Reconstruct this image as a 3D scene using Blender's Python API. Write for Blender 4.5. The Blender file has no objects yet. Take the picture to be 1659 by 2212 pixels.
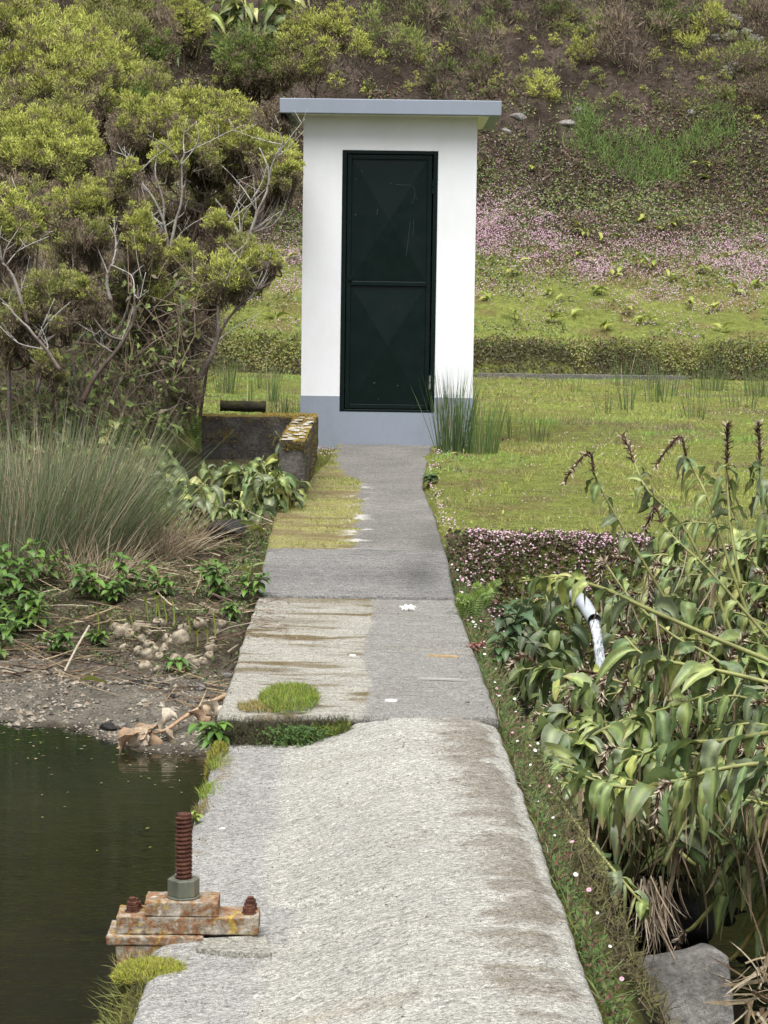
import bpy, math, random
import numpy as np
from mathutils import Matrix, Vector
SC = bpy.context.scene
COL = SC.collection
rng = np.random.default_rng(11)
random.seed(5)
A = np.array
def V(*a): return np.array(a, float)
def nrm(v):
    v = np.asarray(v, float)
    return v / np.maximum(np.linalg.norm(v, axis=-1, keepdims=True), 1e-9)
# ------------------------------------------------------------------ camera
FPX, CX, CY, HZ = 5000.0, 829.5, 1106.0, 570.0
EYE = V(0, 0, 1.65)
PITCH = math.atan((CY - HZ) / FPX)
ROLL = math.radians(0.8)
cam_d = bpy.data.cameras.new('camera'); cam = bpy.data.objects.new('camera', cam_d); COL.objects.link(cam)
cam_d.sensor_fit = 'HORIZONTAL'; cam_d.sensor_width = 36; cam_d.lens = 36 * FPX / 1659
cam_d.clip_start = 0.1; cam_d.clip_end = 500
CM = Matrix.Rotation(math.pi / 2 - PITCH, 4, 'X') @ Matrix.Rotation(ROLL, 4, 'Z')
cam.matrix_world = Matrix.Translation(EYE) @ CM
SC.camera = cam
R3 = np.array(CM.to_3x3())
def ray(px, py):
    return R3 @ V((px - CX) / FPX, -(py - CY) / FPX, -1.0)
def U(px, py, d):                 # the world point at distance d along the valley
    r = ray(px, py); return EYE + r * (d / r[1])
def UZ(px, py, z):                # the world point at height z
    r = ray(px, py); return EYE + r * ((z - EYE[2]) / r[2])
PX = lambda d: d / FPX            # metres per photo pixel
# ------------------------------------------------------------------ noise
_T = rng.random((256, 256))
def vnoise(x, y):
    x = np.asarray(x, float); y = np.asarray(y, float)
    xi = np.floor(x).astype(int); yi = np.floor(y).astype(int); fx = x - xi; fy = y - yi
    fx = fx * fx * (3 - 2 * fx); fy = fy * fy * (3 - 2 * fy)
    g = lambda i, j: _T[i & 255, j & 255]
    return (g(xi, yi) * (1 - fx) + g(xi + 1, yi) * fx) * (1 - fy) + (g(xi, yi + 1) * (1 - fx) + g(xi + 1, yi + 1) * fx) * fy
def fbm(x, y, o=4):
    s = 0; a = .5; t = 0
    for k in range(o):
        s = s + a * vnoise(np.asarray(x) * 2 ** k + 17.3 * k, np.asarray(y) * 2 ** k + 5.1 * k); t += a; a *= .5
    return s / t
def ss(a, b, t):
    t = np.clip((np.asarray(t, float) - a) / (b - a), 0, 1); return t * t * (3 - 2 * t)
def lerp(a, b, t):
    t = np.asarray(t, float)
    if np.ndim(a) == 1 and np.ndim(t) >= 1: t = t[..., None]
    return a + (b - a) * t
# ------------------------------------------------------------------ the lie of the land
def xl(y): return -0.50 - 0.0115 * np.asarray(y, float) - np.interp(y, [4.5, 8.3], [.028, 0])
def xr(y): return 0.556 - 0.017 * np.asarray(y, float) + np.interp(y, [4.5, 8.3, 12], [.044, .017, 0])
def zpath(y): return np.interp(y, [-5, 8.5, 11.55, 12.6, 18, 28], [0, 0, -.03, .08, .25, .31])
def shore(x, y):
    L = xl(y) - x
    return 9.22 + .8 * np.clip(L - .15, 0, 1.1) + .25 * (fbm(x * 3 + 9, 4.0 + 0 * x, 3) - .5)
def H(x, y):
    x = np.asarray(x, float); y = np.asarray(y, float)
    lawn = np.interp(y, [12.6, 18, 27.9], [.07, .245, .30])
    up = np.interp(y, [28.2, 30.2, 33.2, 34.6, 37.8, 46, 62, 90], [.68, 1.38, 2.62, 4.0, 6.9, 14, 26, 40])
    st = .45 * (fbm(x * 1.3, 3 + 0 * x, 3) - .5) * 2 + .16 * (fbm(x * 6, 9 + 0 * x, 3) - .5) * 2
    b = ss(27.85, 28.35, y + st * .4)
    z = lawn * (1 - b) + up * b
    z = z + (fbm(x * .55 + 3, y * .55, 4) - .5) * (.10 * ss(14, 20, y) + .5 * ss(30, 36, y)) + (fbm(x * 2.2, y * 2.2 + 40, 3) - .5) * (.05 * ss(12.8, 14, y) + .28 * ss(31, 35, y))
    # rise at the far left under the heath
    z = z + ss(0, 3.2, -x - 1.9) * ss(18.5, 24, y) * 1.9 * (1 - ss(30, 36, y))
    # left bank / pond bed
    L = xl(y) - x
    t = y - shore(x, y)
    zl = np.interp(t, [-4, -.8, 0, .5, 1.2, 1.5, 1.8, 3.2, 5, 7.5, 9], [-.95, -.6, -.35, -.305, -.265, -.13, -.05, -.01, .12, .24, .26])
    zl = zl + (fbm(x * 3, y * 3, 4) - .5) * .12 * ss(-.2, .3, t)
    basin = ss(-1.5, -1.3, x) * (1 - ss(-.78, -.72, x)) * ss(13.4, 14, y) * (1 - ss(16.9, 17.05, y))
    zl = zl - basin * .18
    wl = ss(-.02, .04, L) * (1 - ss(15.8, 17.5, y) * (1 - basin))
    z = z * (1 - wl) + zl * wl
    # ditch at the right
    R = x - xr(y)
    zs = np.interp(R, [0, .12, .28, .6, 3, 6], [-.07, -.13, -.35, -1.12, -1.15, -.6])
    zs = zs + (fbm(x * 4 + 7, y * 4, 3) - .5) * .14 * ss(.1, .5, R)
    edge = 12.95 + .45 * (fbm(x * 2.6, 8 + 0 * x, 3) - .5)
    wr = ss(-.02, .03, R) * (1 - ss(-.42, 0, y - edge))
    z = z * (1 - wr) + zs * wr
    # under the concrete
    inn = (R < .01) & (L < .03)
    z = np.where(inn & (y < 12.7), -.75, z)
    z = np.where(inn & (y >= 12.7) & (y < 18.3), np.minimum(z, zpath(y) - .05), z)
    return z
def hit(px, py, d0=9.0, d1=60.0):  # where the sight line meets the ground
    r = ray(px, py); r = r / r[1]; d = np.arange(d0, d1, .04)
    z = EYE[2] + r[2] * d; k = np.nonzero(z < H(r[0] * d, d))[0]
    return EYE + r * d[k[0]] if len(k) else EYE + r * d1
def g(x, y): return float(H(A([x]), A([y]))[0])
# ------------------------------------------------------------------ mesh builder
class MB:
    def __init__(s): s.v = []; s.c = []; s.q = []; s.t = []; s.n = 0
    def add(s, v, f, col=(1, 1, 1)):
        v = np.asarray(v, float).reshape(-1, 3); f = np.asarray(f, int)
        c = np.asarray(col, float)
        if c.ndim == 1: c = np.tile(c, (len(v), 1))
        s.v.append(v); s.c.append(c)
        if len(f): (s.q if f.shape[1] == 4 else s.t).append(f + s.n)
        s.n += len(v)
        return s
    def more(s, f):               # further faces of the verts added last
        f = np.asarray(f, int); k = s.n - len(s.v[-1]); (s.q if f.shape[1] == 4 else s.t).append(f + k)
    def build(s, name, mat, parent=None, smooth=False, origin=None, bevel=0, rough=0):
        v = np.concatenate(s.v) if s.v else np.zeros((0, 3)); c = np.concatenate(s.c)
        if origin is None and parent is not None and parent.get('world_origin') is not None:
            origin = A(parent['world_origin'])
        if origin is not None: v = v - np.asarray(origin)
        q = np.concatenate(s.q) if s.q else np.zeros((0, 4), int); t = np.concatenate(s.t) if s.t else np.zeros((0, 3), int)
        me = bpy.data.meshes.new(name)
        me.vertices.add(len(v)); me.vertices.foreach_set('co', v.astype(np.float32).ravel())
        li = np.concatenate([q.ravel(), t.ravel()]); me.loops.add(len(li)); me.loops.foreach_set('vertex_index', li.astype(np.int32))
        tot = np.concatenate([np.full(len(q), 4), np.full(len(t), 3)]).astype(np.int32)
        me.polygons.add(len(tot)); me.polygons.foreach_set('loop_start', (np.cumsum(tot) - tot).astype(np.int32))
        me.polygons.foreach_set('loop_total', tot)
        me.polygons.foreach_set('use_smooth', np.full(len(tot), smooth))
        at = me.attributes.new('Col', 'FLOAT_COLOR', 'POINT')
        at.data.foreach_set('color', np.concatenate([c, np.ones((len(c), 1))], 1).astype(np.float32).ravel())
        me.update(calc_edges=True); me.validate()
        me.materials.append(mat)
        o = bpy.data.objects.new(name, me); COL.objects.link(o)
        if parent is not None: o.parent = parent
        elif origin is not None: o.location = origin
        if bevel:
            m = o.modifiers.new('bevel', 'BEVEL'); m.width = bevel; m.segments = 2; m.limit_method = 'ANGLE'
        if rough:
            sb = o.modifiers.new('cuts', 'SUBSURF'); sb.subdivision_type = 'SIMPLE'; sb.levels = sb.render_levels = 5
            tx = bpy.data.textures.get('pitting') or bpy.data.textures.new('pitting', 'CLOUDS'); tx.noise_scale = .035; tx.noise_depth = 3
            dm = o.modifiers.new('pitting', 'DISPLACE'); dm.texture = tx; dm.strength = rough; dm.mid_level = .5; dm.texture_coords = 'LOCAL'
        return o
def tag(o, label=None, cat=None, group=None, kind=None):
    if label: o['label'] = label
    if cat: o['category'] = cat
    if group: o['group'] = group
    if kind: o['kind'] = kind
    return o
def thing(name, loc, label, cat, group=None, rz=0, tracked=True):
    o = bpy.data.objects.new(name, None); COL.objects.link(o); o.empty_display_size = .1
    o.location = loc; o.rotation_euler = (0, 0, rz)
    if tracked: ORG[o.name] = A(loc, float)
    return tag(o, label, cat, group)
ORG = {}
def build(mb, name, mat, parent, **k): return mb.build(name, mat, parent, origin=ORG.get(parent.name, V(0, 0, 0)), **k)
def dup(root, loc, rz=0, label=None, sc=1.0):
    r = root.copy(); COL.objects.link(r); r.location = loc; r.rotation_euler = (0, 0, rz); r.scale = (sc, sc, sc)
    if label: r['label'] = label
    for ch in list(root.children):
        c = ch.copy(); COL.objects.link(c); c.parent = r
        for gc in ch.children:
            d = gc.copy(); COL.objects.link(d); d.parent = c
    return r
def pick(cols, n, jit=.12):
    c = A(cols)[rng.integers(0, len(cols), n)]
    return np.clip(c * (1 + jit * rng.normal(size=(n, 1))), .004, 1)
# shapes
BF = A([[0, 3, 2, 1], [4, 5, 6, 7], [0, 1, 5, 4], [1, 2, 6, 5], [2, 3, 7, 6], [3, 0, 4, 7]])
def box(mb, lo, hi, col=(1, 1, 1)):
    x0, y0, z0 = lo; x1, y1, z1 = hi
    mb.add([(x0, y0, z0), (x1, y0, z0), (x1, y1, z0), (x0, y1, z0), (x0, y0, z1), (x1, y0, z1), (x1, y1, z1), (x0, y1, z1)], BF, col)
    return mb
def hexa(mb, bot, top, col=(1, 1, 1)): mb.add(list(bot) + list(top), BF, col); return mb
def spline(p, n):
    p = np.asarray(p, float)
    if len(p) < 3: return p[0] + (p[-1] - p[0]) * np.linspace(0, 1, n)[:, None]
    q = np.vstack([2 * p[0] - p[1], p, 2 * p[-1] - p[-2]])
    t = np.linspace(0, len(p) - 1 - 1e-6, n); i = t.astype(int); f = (t - i)[:, None]
    a, b, c, d = q[i], q[i + 1], q[i + 2], q[i + 3]
    return .5 * (2 * b + (c - a) * f + (2 * a - 5 * b + 4 * c - d) * f ** 2 + (3 * b - a - 3 * c + d) * f ** 3)
def tube(mb, p, r, n=6, col=(1, 1, 1), cap=True):
    p = np.asarray(p, float); k = len(p); r = np.broadcast_to(np.asarray(r, float), (k,))
    tg = nrm(np.gradient(p, axis=0)); ref = V(0, 0, 1) if abs(tg[0][2]) < .9 else V(1, 0, 0)
    a = nrm(np.cross(tg, ref)); b = np.cross(tg, a)
    th = np.linspace(0, 2 * math.pi, n, endpoint=False)
    v = p[:, None] + r[:, None, None] * (np.cos(th)[None, :, None] * a[:, None] + np.sin(th)[None, :, None] * b[:, None])
    i = np.arange(k - 1)[:, None] * n; j = np.arange(n)[None]; j2 = (j + 1) % n
    f = np.stack([i + j, i + j2, i + n + j2, i + n + j], -1).reshape(-1, 4)
    c = np.asarray(col, float)
    if c.ndim == 2: c = np.repeat(c, n, 0)
    if cap:
        vv = np.vstack([v.reshape(-1, 3), p[:1], p[-1:]]);
        if c.ndim == 2: c = np.vstack([c, c[:1], c[-1:]])
        mb.add(vv, f, c); jj = np.arange(n); e = (jj + 1) % n
        mb.more(np.stack([jj * 0 + k * n, e, jj], -1)); mb.more(np.stack([jj * 0 + k * n + 1, (k - 1) * n + jj, (k - 1) * n + e], -1))
    else: mb.add(v.reshape(-1, 3), f, c)
def blades(mb, P, D, L, W, col, bend=0.0, seg=2, bv=None, tipcol=None):
    n = len(P)
    if n == 0: return
    D = nrm(D); L = np.broadcast_to(np.asarray(L, float), (n,))[:, None]; W = np.broadcast_to(np.asarray(W, float), (n,))[:, None]
    bend = np.broadcast_to(np.asarray(bend, float), (n,))[:, None]
    s = nrm(np.cross(D, rng.normal(size=(n, 3))))
    if bv is None: bv = nrm(np.cross(s, D))
    col = np.asarray(col, float)
    if col.ndim == 1: col = np.tile(col, (n, 1))
    vs = []; cs = []
    for k in range(seg + 1):
        t = k / seg; c = P + D * L * t + bv * L * bend * t * t
        cc = col if tipcol is None else col + (tipcol - col) * t
        if k < seg:
            w = W * .5 * (1 - .55 * t); vs += [c - s * w, c + s * w]; cs += [cc, cc]
        else: vs.append(c); cs.append(cc)
    m = 2 * seg + 1
    v = np.stack(vs, 1).reshape(-1, 3); c = np.stack(cs, 1).reshape(-1, 3)
    b = np.arange(n)[:, None] * m
    qs = [b + A([[2 * k, 2 * k + 1, 2 * k + 3, 2 * k + 2]]) for k in range(seg - 1)]
    tr = b + A([[2 * seg - 2, 2 * seg - 1, 2 * seg]])
    if qs: mb.add(v, np.vstack(qs), c); mb.more(tr)
    else: mb.add(v, tr, c)
def leafq(mb, P, D, N, L, W, col, fold=.25):     # little folded leaves: 2 tris each side
    n = len(P)
    if n == 0: return
    D = nrm(D); S = nrm(np.cross(D, N)); Nn = np.cross(S, D)
    L = np.broadcast_to(np.asarray(L, float), (n,))[:, None]; W = np.broadcast_to(np.asarray(W, float), (n,))[:, None]
    col = np.asarray(col, float)
    if col.ndim == 1: col = np.tile(col, (n, 1))
    m = P + D * L * .45
    v = np.stack([P, m - S * W * .5 + Nn * W * fold, P + D * L, m + S * W * .5 + Nn * W * fold], 1).reshape(-1, 3)
    b = np.arange(n)[:, None] * 4
    mb.add(v, np.vstack([b + A([[0, 2, 1]]), b + A([[0, 3, 2]])]), np.repeat(col, 4, 0))
OV = A([[1, 0, 0], [-1, 0, 0], [0, 1, 0], [0, -1, 0], [0, 0, 1], [0, 0, -1]], float)
OF = A([[0, 2, 4], [2, 1, 4], [1, 3, 4], [3, 0, 4], [2, 0, 5], [1, 2, 5], [3, 1, 5], [0, 3, 5]])
def octas(mb, P, r, col, jit=0.0, flat=1.0):
    n = len(P)
    if n == 0: return
    r = np.broadcast_to(np.asarray(r, float), (n,))[:, None, None]
    o = OV[None] + rng.normal(size=(n, 6, 3)) * jit
    o = o * A([1, 1, flat])
    th = rng.random(n) * 6.28; c, s_ = np.cos(th)[:, None], np.sin(th)[:, None]
    o = np.stack([o[..., 0] * c - o[..., 1] * s_, o[..., 0] * s_ + o[..., 1] * c, o[..., 2]], -1)
    v = (P[:, None] + o * r).reshape(-1, 3)
    col = np.asarray(col, float)
    if col.ndim == 1: col = np.tile(col, (n, 1))
    f = (np.arange(n)[:, None, None] * 6 + OF[None]).reshape(-1, 3)
    mb.add(v, f, np.repeat(col, 6, 0))
def grid(mb, X, Y, Z, col=None):
    a, b = X.shape
    i = np.arange(a - 1)[:, None] * b + np.arange(b - 1)[None]
    f = np.stack([i, i + 1, i + b + 1, i + b], -1).reshape(-1, 4)
    mb.add(np.stack([X, Y, Z], -1).reshape(-1, 3), f, (1, 1, 1) if col is None else col.reshape(-1, 3))
def bigleaf(mb, base, d, L, W, droop=1.0, roll=0.0, col=(.07, .12, .03), mid=(.16, .2, .06), tip=None, nseg=8, fold=.3, wav=.12, peak=.75):
    d = nrm(d); up = V(0, 0, 1)
    s = np.cross(d, up)
    if np.linalg.norm(s) < .15: s = V(math.cos(roll * 3), math.sin(roll * 3), 0)
    s = nrm(s); n = np.cross(s, d); s = s * math.cos(roll) + n * math.sin(roll)
    p = A(base, float).copy(); vs = []; cs = []; col = A(col); mid = A(mid); ph = random.random() * 6; tip = col if tip is None else A(tip)
    curl = random.uniform(-.5, .5); fq = random.uniform(10, 20)
    for i in range(nseg + 1):
        t = i / nseg
        w = W * .5 * (math.sin(math.pi * min(1, t ** peak * 1.0)) ** .95 if 0 < t < 1 else .03)
        n = np.cross(s, d)
        for u in (-1, -.5, 0, .5, 1):
            wv = wav * w * math.sin(ph + t * fq + (u > 0) * 2.0) * abs(u)
            vs.append(p + s * (u * w) + n * (abs(u) * fold * w + wv))
            c = mid if u == 0 else col * (1.0 + .10 * math.sin(t * 22 + abs(u) * 7 + ph))
            cs.append(c + (tip - c) * max(0, t - .65) / .35)
        p = p + d * (L / nseg)
        d = nrm(d + V(0, 0, -droop / nseg * (1.9 - 1.8 * t)) + s * curl / nseg)
        s = nrm(s - d * np.dot(s, d))
    i = np.arange(nseg)[:, None] * 5 + np.arange(4)[None]
    mb.add(vs, np.stack([i, i + 1, i + 6, i + 5], -1).reshape(-1, 4), A(cs))
# ------------------------------------------------------------------ materials
class NT:
    rot = 0
    def __init__(s, name):
        s.m = bpy.data.materials.new(name); s.m.use_nodes = True; s.t = s.m.node_tree; s.t.nodes.clear()
        s.out = s.n('ShaderNodeOutputMaterial'); s.p = s.n('ShaderNodeBsdfPrincipled'); s.l(s.p.outputs[0], s.out.inputs[0])
    def n(s, ty, **k):
        x = s.t.nodes.new(ty)
        for a, b in k.items(): setattr(x, a, b)
        return x
    def l(s, a, b): s.t.links.new(a, b)
    def noise(s, scale, detail=4, rough=.6, stretch=None, dist=0):
        tc = s.n('ShaderNodeTexCoord'); x = s.n('ShaderNodeTexNoise'); x.inputs['Scale'].default_value = scale
        x.inputs['Detail'].default_value = detail; x.inputs['Roughness'].default_value = rough; x.inputs['Distortion'].default_value = dist
        if stretch:
            mp = s.n('ShaderNodeMapping'); mp.inputs['Scale'].default_value = stretch
            mr = s.n('ShaderNodeMapping'); mr.inputs['Rotation'].default_value = (0, 0, math.radians(s.rot)); s.l(tc.outputs['Object'], mr.inputs[0]); s.l(mr.outputs[0], mp.inputs[0]); s.l(mp.outputs[0], x.inputs[0])
        else: s.l(tc.outputs['Object'], x.inputs[0])
        return x.outputs['Fac']
    def ramp(s, v, pts):
        r = s.n('ShaderNodeValToRGB'); e = r.color_ramp.elements
        while len(e) < len(pts): e.new(.5)
        for k, (p, c) in enumerate(pts): e[k].position = p; e[k].color = (*(c if hasattr(c, '__len__') else (c,) * 3), 1)
        s.l(v, r.inputs[0]); return r.outputs[0]
    def mix(s, a, b, f, mode='MIX'):
        x = s.n('ShaderNodeMix', data_type='RGBA', blend_type=mode)
        for sock, val in ((x.inputs[6], a), (x.inputs[7], b), (x.inputs[0], f)):
            if isinstance(val, bpy.types.NodeSocket): s.l(val, sock)
            elif hasattr(val, '__len__'): sock.default_value = (*val, 1)
            else: sock.default_value = val
        return x.outputs[2]
    def attr(s):
        a = s.n('ShaderNodeAttribute'); a.attribute_name = 'Col'; return a.outputs['Color']
    def bump(s, h, strength=.3, dist=.01, prev=None):
        b = s.n('ShaderNodeBump'); b.inputs['Strength'].default_value = strength; b.inputs['Distance'].default_value = dist
        s.l(h, b.inputs['Height'])
        if prev is not None: s.l(prev, b.inputs['Normal'])
        return b.outputs[0]
    def set(s, col=None, rough=None, normal=None, spec=None, metal=None):
        for k, v in (('Base Color', col), ('Roughness', rough), ('Normal', normal), ('Specular IOR Level', spec), ('Metallic', metal)):
            if v is None: continue
            if isinstance(v, bpy.types.NodeSocket): s.l(v, s.p.inputs[k])
            else: s.p.inputs[k].default_value = (*v, 1) if hasattr(v, '__len__') else v
        return s
def foliage(name, rough=.5, trans=.25, spec=.3, vary=.25, lean=0.0):
    m = NT(name); c = m.attr()
    c = m.mix(c, m.ramp(m.noise(60, 2), [(.3, 1 - vary), (.7, 1 + vary)]), 1.0, 'MULTIPLY')
    m.set(col=c, rough=rough, spec=spec)
    nv = None
    if lean:                       # fine sprigs scatter like a fuzzy volume: soften the facet normals
        ge = m.n('ShaderNodeNewGeometry'); v1 = m.n('ShaderNodeVectorMath', operation='SCALE'); m.l(ge.outputs['Normal'], v1.inputs[0]); v1.inputs['Scale'].default_value = 1 - lean
        v2 = m.n('ShaderNodeVectorMath', operation='ADD'); m.l(v1.outputs[0], v2.inputs[0]); v2.inputs[1].default_value = (0, -.25 * lean, lean)
        v3 = m.n('ShaderNodeVectorMath', operation='NORMALIZE'); m.l(v2.outputs[0], v3.inputs[0]); nv = v3.outputs[0]; m.l(nv, m.p.inputs['Normal'])
    if trans:
        tr = m.n('ShaderNodeBsdfTranslucent'); m.l(c, tr.inputs[0]); mx = m.n('ShaderNodeMixShader'); mx.inputs[0].default_value = trans
        m.l(m.p.outputs[0], mx.inputs[1]); m.l(tr.outputs[0], mx.inputs[2]); m.l(mx.outputs[0], m.out.inputs[0])
    return m.m
M_heath = foliage('heath_sprigs', .75, .25, .10, .12, .62)
M_leaf = foliage('broad_leaf', .42, .20, .38, .12)
def blemish(mat):
    t = mat.node_tree; p = t.nodes['Principled BSDF']; src = p.inputs['Base Color'].links[0].from_socket
    tc = t.nodes.new('ShaderNodeTexCoord'); nz = t.nodes.new('ShaderNodeTexNoise'); nz.inputs['Scale'].default_value = 26; nz.inputs['Detail'].default_value = 4; nz.inputs['Roughness'].default_value = .7
    t.links.new(tc.outputs['Object'], nz.inputs[0]); r = t.nodes.new('ShaderNodeValToRGB'); r.color_ramp.elements[0].position = .63; r.color_ramp.elements[1].position = .70; t.links.new(nz.outputs['Fac'], r.inputs[0])
    mx = t.nodes.new('ShaderNodeMix'); mx.data_type = 'RGBA'; t.links.new(r.outputs[0], mx.inputs[0]); t.links.new(src, mx.inputs[6]); mx.inputs[7].default_value = (.20, .15, .06, 1)
    t.links.new(mx.outputs[2], p.inputs['Base Color'])
blemish(M_leaf)
M_grass = foliage('grass_blades', .65, .22, .15, .15, .45)
M_flower = foliage('flower_heads', .7, .2, .1, .05)
M_dry = foliage('dry_litter', .8, .1, .1, .25)
def barkmat():
    m = NT('bark'); c = m.attr()
    c = m.mix(c, m.ramp(m.noise(45, 5, .7), [(.3, .55), (.7, 1.35)]), 1.0, 'MULTIPLY')
    return m.set(col=c, rough=.9, spec=.15, normal=m.bump(m.noise(90, 4), .5, .006)).m
M_bark = barkmat()
def groundmat():
    m = NT('soil_and_moss'); c = m.attr()
    c = m.mix(c, m.ramp(m.noise(9, 6, .75), [(.25, .45), (.75, 1.5)]), 1.0, 'MULTIPLY')
    c = m.mix(c, m.ramp(m.noise(70, 3, .7), [(.3, .55), (.7, 1.45)]), 1.0, 'MULTIPLY')
    return m.set(col=c, rough=.95, spec=.1, normal=m.bump(m.noise(40, 6, .75), .9, .04)).m
M_ground = groundmat()
def concmat(name, streak=(5, 60, 5), k=1.0, sp=.5, rot=0):
    m = NT(name); m.rot = rot; c = m.attr()
    s1 = m.noise(1.0, 6, .75, streak, .35); s2 = m.noise(1.0, 5, .8, tuple(v * 4 for v in streak)); s3 = m.noise(260, 3, .8); s4 = m.noise(95, 4, .8)
    s5 = m.noise(1.0, 4, .8, (38, 110, 55), .5)
    c = m.mix(c, m.ramp(s5, [(.36, 1 - sp * .8), (.48, 1.0), (.62, 1 + sp * .5)]), 1.0, 'MULTIPLY')
    c = m.mix(c, m.ramp(s1, [(.32, 1 - .42 * k), (.5, 1.0), (.68, 1 + .3 * k)]), 1.0, 'MULTIPLY')
    c = m.mix(c, m.ramp(s2, [(.35, 1 - .3 * k), (.65, 1 + .25 * k)]), 1.0, 'MULTIPLY')
    c = m.mix(c, m.ramp(s4, [(.36, 1 - sp), (.5, 1.0), (.62, 1 + sp * .6)]), 1.0, 'MULTIPLY')
    c = m.mix(c, m.ramp(s3, [(.38, 1 - sp), (.52, 1.0), (.64, 1 + sp * .6)]), 1.0, 'MULTIPLY')
    n = m.bump(s1, .5 * k, .02); n = m.bump(s2, .5, .006, n); n = m.bump(s4, .6, .006, n); n = m.bump(s5, .7, .008, n)
    return m.set(col=c, rough=.92, spec=.2, normal=n).m
M_weir = concmat('brushed_weir_concrete', (13, 38, 20), .55, .5, -24)
M_slab = concmat('path_concrete', (4, 30, 8), .55, .5)
def paint(name, base, dirt, rough=.75, amt=.25, bumpk=.15):
    m = NT(name)
    f = m.ramp(m.noise(3.0, 6, .7, (1, 1, .5)), [(.45, 0.0), (.8, amt)])
    c = m.mix(base, dirt, f)
    c = m.mix(c, m.ramp(m.noise(160, 2), [(.35, .95), (.65, 1.04)]), 1.0, 'MULTIPLY')
    return m.set(col=c, rough=rough, spec=.25, normal=m.bump(m.noise(140, 4), bumpk, .004)).m
M_white = paint('white_render', (.77, .79, .815), (.60, .60, .57), .8, .35, .3)
M_grey = paint('grey_paint', (.245, .28, .335), (.18, .20, .23), .7, .5, .15)
M_soffit = paint('soffit_paint', (.74, .73, .69), (.55, .53, .48), .8, .4, .2)
def doormat():
    m = NT('dark_green_enamel')
    c = m.mix((.0020, .0085, .0075), (.005, .013, .0115), m.ramp(m.noise(5, 6, .7), [(.5, 0.), (.8, .5)]))
    sp = m.ramp(m.noise(55, 1, .4), [(.80, 0.), (.83, 1.)])
    c = m.mix(c, (.10, .12, .11), sp)
    return m.set(col=c, rough=m.ramp(m.noise(8, 4), [(.3, .32), (.7, .5)]), spec=.18, normal=m.bump(m.noise(25, 3), .06, .01)).m
M_door = doormat()
def rustmat(name, pale=.6):
    m = NT(name)
    a = m.noise(22, 6, .75, None, .6); b = m.noise(60, 5, .75); cth = m.noise(14, 4, .7, None, 1.0)
    c = m.ramp(a, [(.25, (.055, .03, .02)), (.38, (.14, .075, .045)), (.44, (.22, .11, .05)), (.50, (.22, .17, .12)), (.58, (.31, .28, .23)), (.8, (.40, .38, .33))]) if pale > .5 else \
        m.ramp(a, [(.25, (.032, .016, .012)), (.5, (.085, .036, .024)), (.75, (.17, .07, .04))])
    if pale > .5: c = m.mix(c, (.36, .26, .05), m.ramp(cth, [(.56, 0.), (.63, .8)]))
    c = m.mix(c, m.ramp(b, [(.3, .5), (.7, 1.4)]), 1.0, 'MULTIPLY')
    return m.set(col=c, rough=.9, spec=.2, normal=m.bump(b, .6, .006)).m
M_rust = rustmat('rust_with_lichen', .8); M_rustd = rustmat('dark_rust', .2)
m = NT('weathered_bronze'); c = m.ramp(m.noise(25, 5, .7, (1, 1, .25)), [(.3, (.07, .08, .06)), (.52, (.13, .14, .105)), (.66, (.20, .17, .12)), (.8, (.22, .12, .06))])
M_nut = m.set(col=c, rough=.55, metal=.35, normal=m.bump(m.noise(80, 3), .2, .003)).m
def stonemat(name, ca, cb, cc, moss=0.0, mc=(.12, .10, .015)):
    m = NT(name); a = m.noise(7, 7, .75, None, .4); b = m.noise(45, 5, .8)
    c = m.ramp(a, [(.3, ca), (.5, cb), (.72, cc)])
    c = m.mix(c, m.ramp(b, [(.3, .5), (.7, 1.5)]), 1.0, 'MULTIPLY')
    if moss:
        ge = m.n('ShaderNodeNewGeometry'); sx = m.n('ShaderNodeSeparateXYZ'); m.l(ge.outputs['Normal'], sx.inputs[0])
        ad = m.n('ShaderNodeMath', operation='MULTIPLY_ADD'); m.l(m.noise(9, 5, .7), ad.inputs[0]); ad.inputs[1].default_value = 1.5
        ad.inputs[2].default_value = -0.75
        a2 = m.n('ShaderNodeMath', operation='MULTIPLY_ADD'); m.l(sx.outputs[2], a2.inputs[0]); a2.inputs[1].default_value = .35; m.l(ad.outputs[0], a2.inputs[2])
        c = m.mix(c, mc, m.ramp(a2.outputs[0], [(.12, 0.), (.28, moss)]))
    return m.set(col=c, rough=.9, spec=.25, normal=m.bump(b, .8, .012, m.bump(a, .6, .04))).m
M_rock = stonemat('grey_boulder', (.10, .095, .09), (.20, .19, .175), (.34, .33, .31))
M_wetrock = stonemat('wet_dark_rock', (.01, .01, .01), (.022, .02, .018), (.05, .05, .045)); M_wetrock.node_tree.nodes['Principled BSDF'].inputs['Roughness'].default_value = .3
M_mossw = stonemat('mossy_wall_concrete', (.035, .03, .027), (.075, .068, .06), (.15, .14, .125), .85, (.17, .115, .018))
M_pebble = NT('pebbles'); M_pebble.set(col=M_pebble.mix(M_pebble.attr(), M_pebble.ramp(M_pebble.noise(120, 3), [(.3, .7), (.7, 1.25)]), 1.0, 'MULTIPLY'), rough=.85, spec=.3); M_pebble = M_pebble.m
m = NT('rhizome_skin'); c = m.mix(m.attr(), m.ramp(m.noise(55, 5, .75), [(.3, .5), (.7, 1.35)]), 1.0, 'MULTIPLY')
M_rhiz = m.set(col=c, rough=.85, spec=.2, normal=m.bump(m.noise(70, 4), .5, .008)).m
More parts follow.
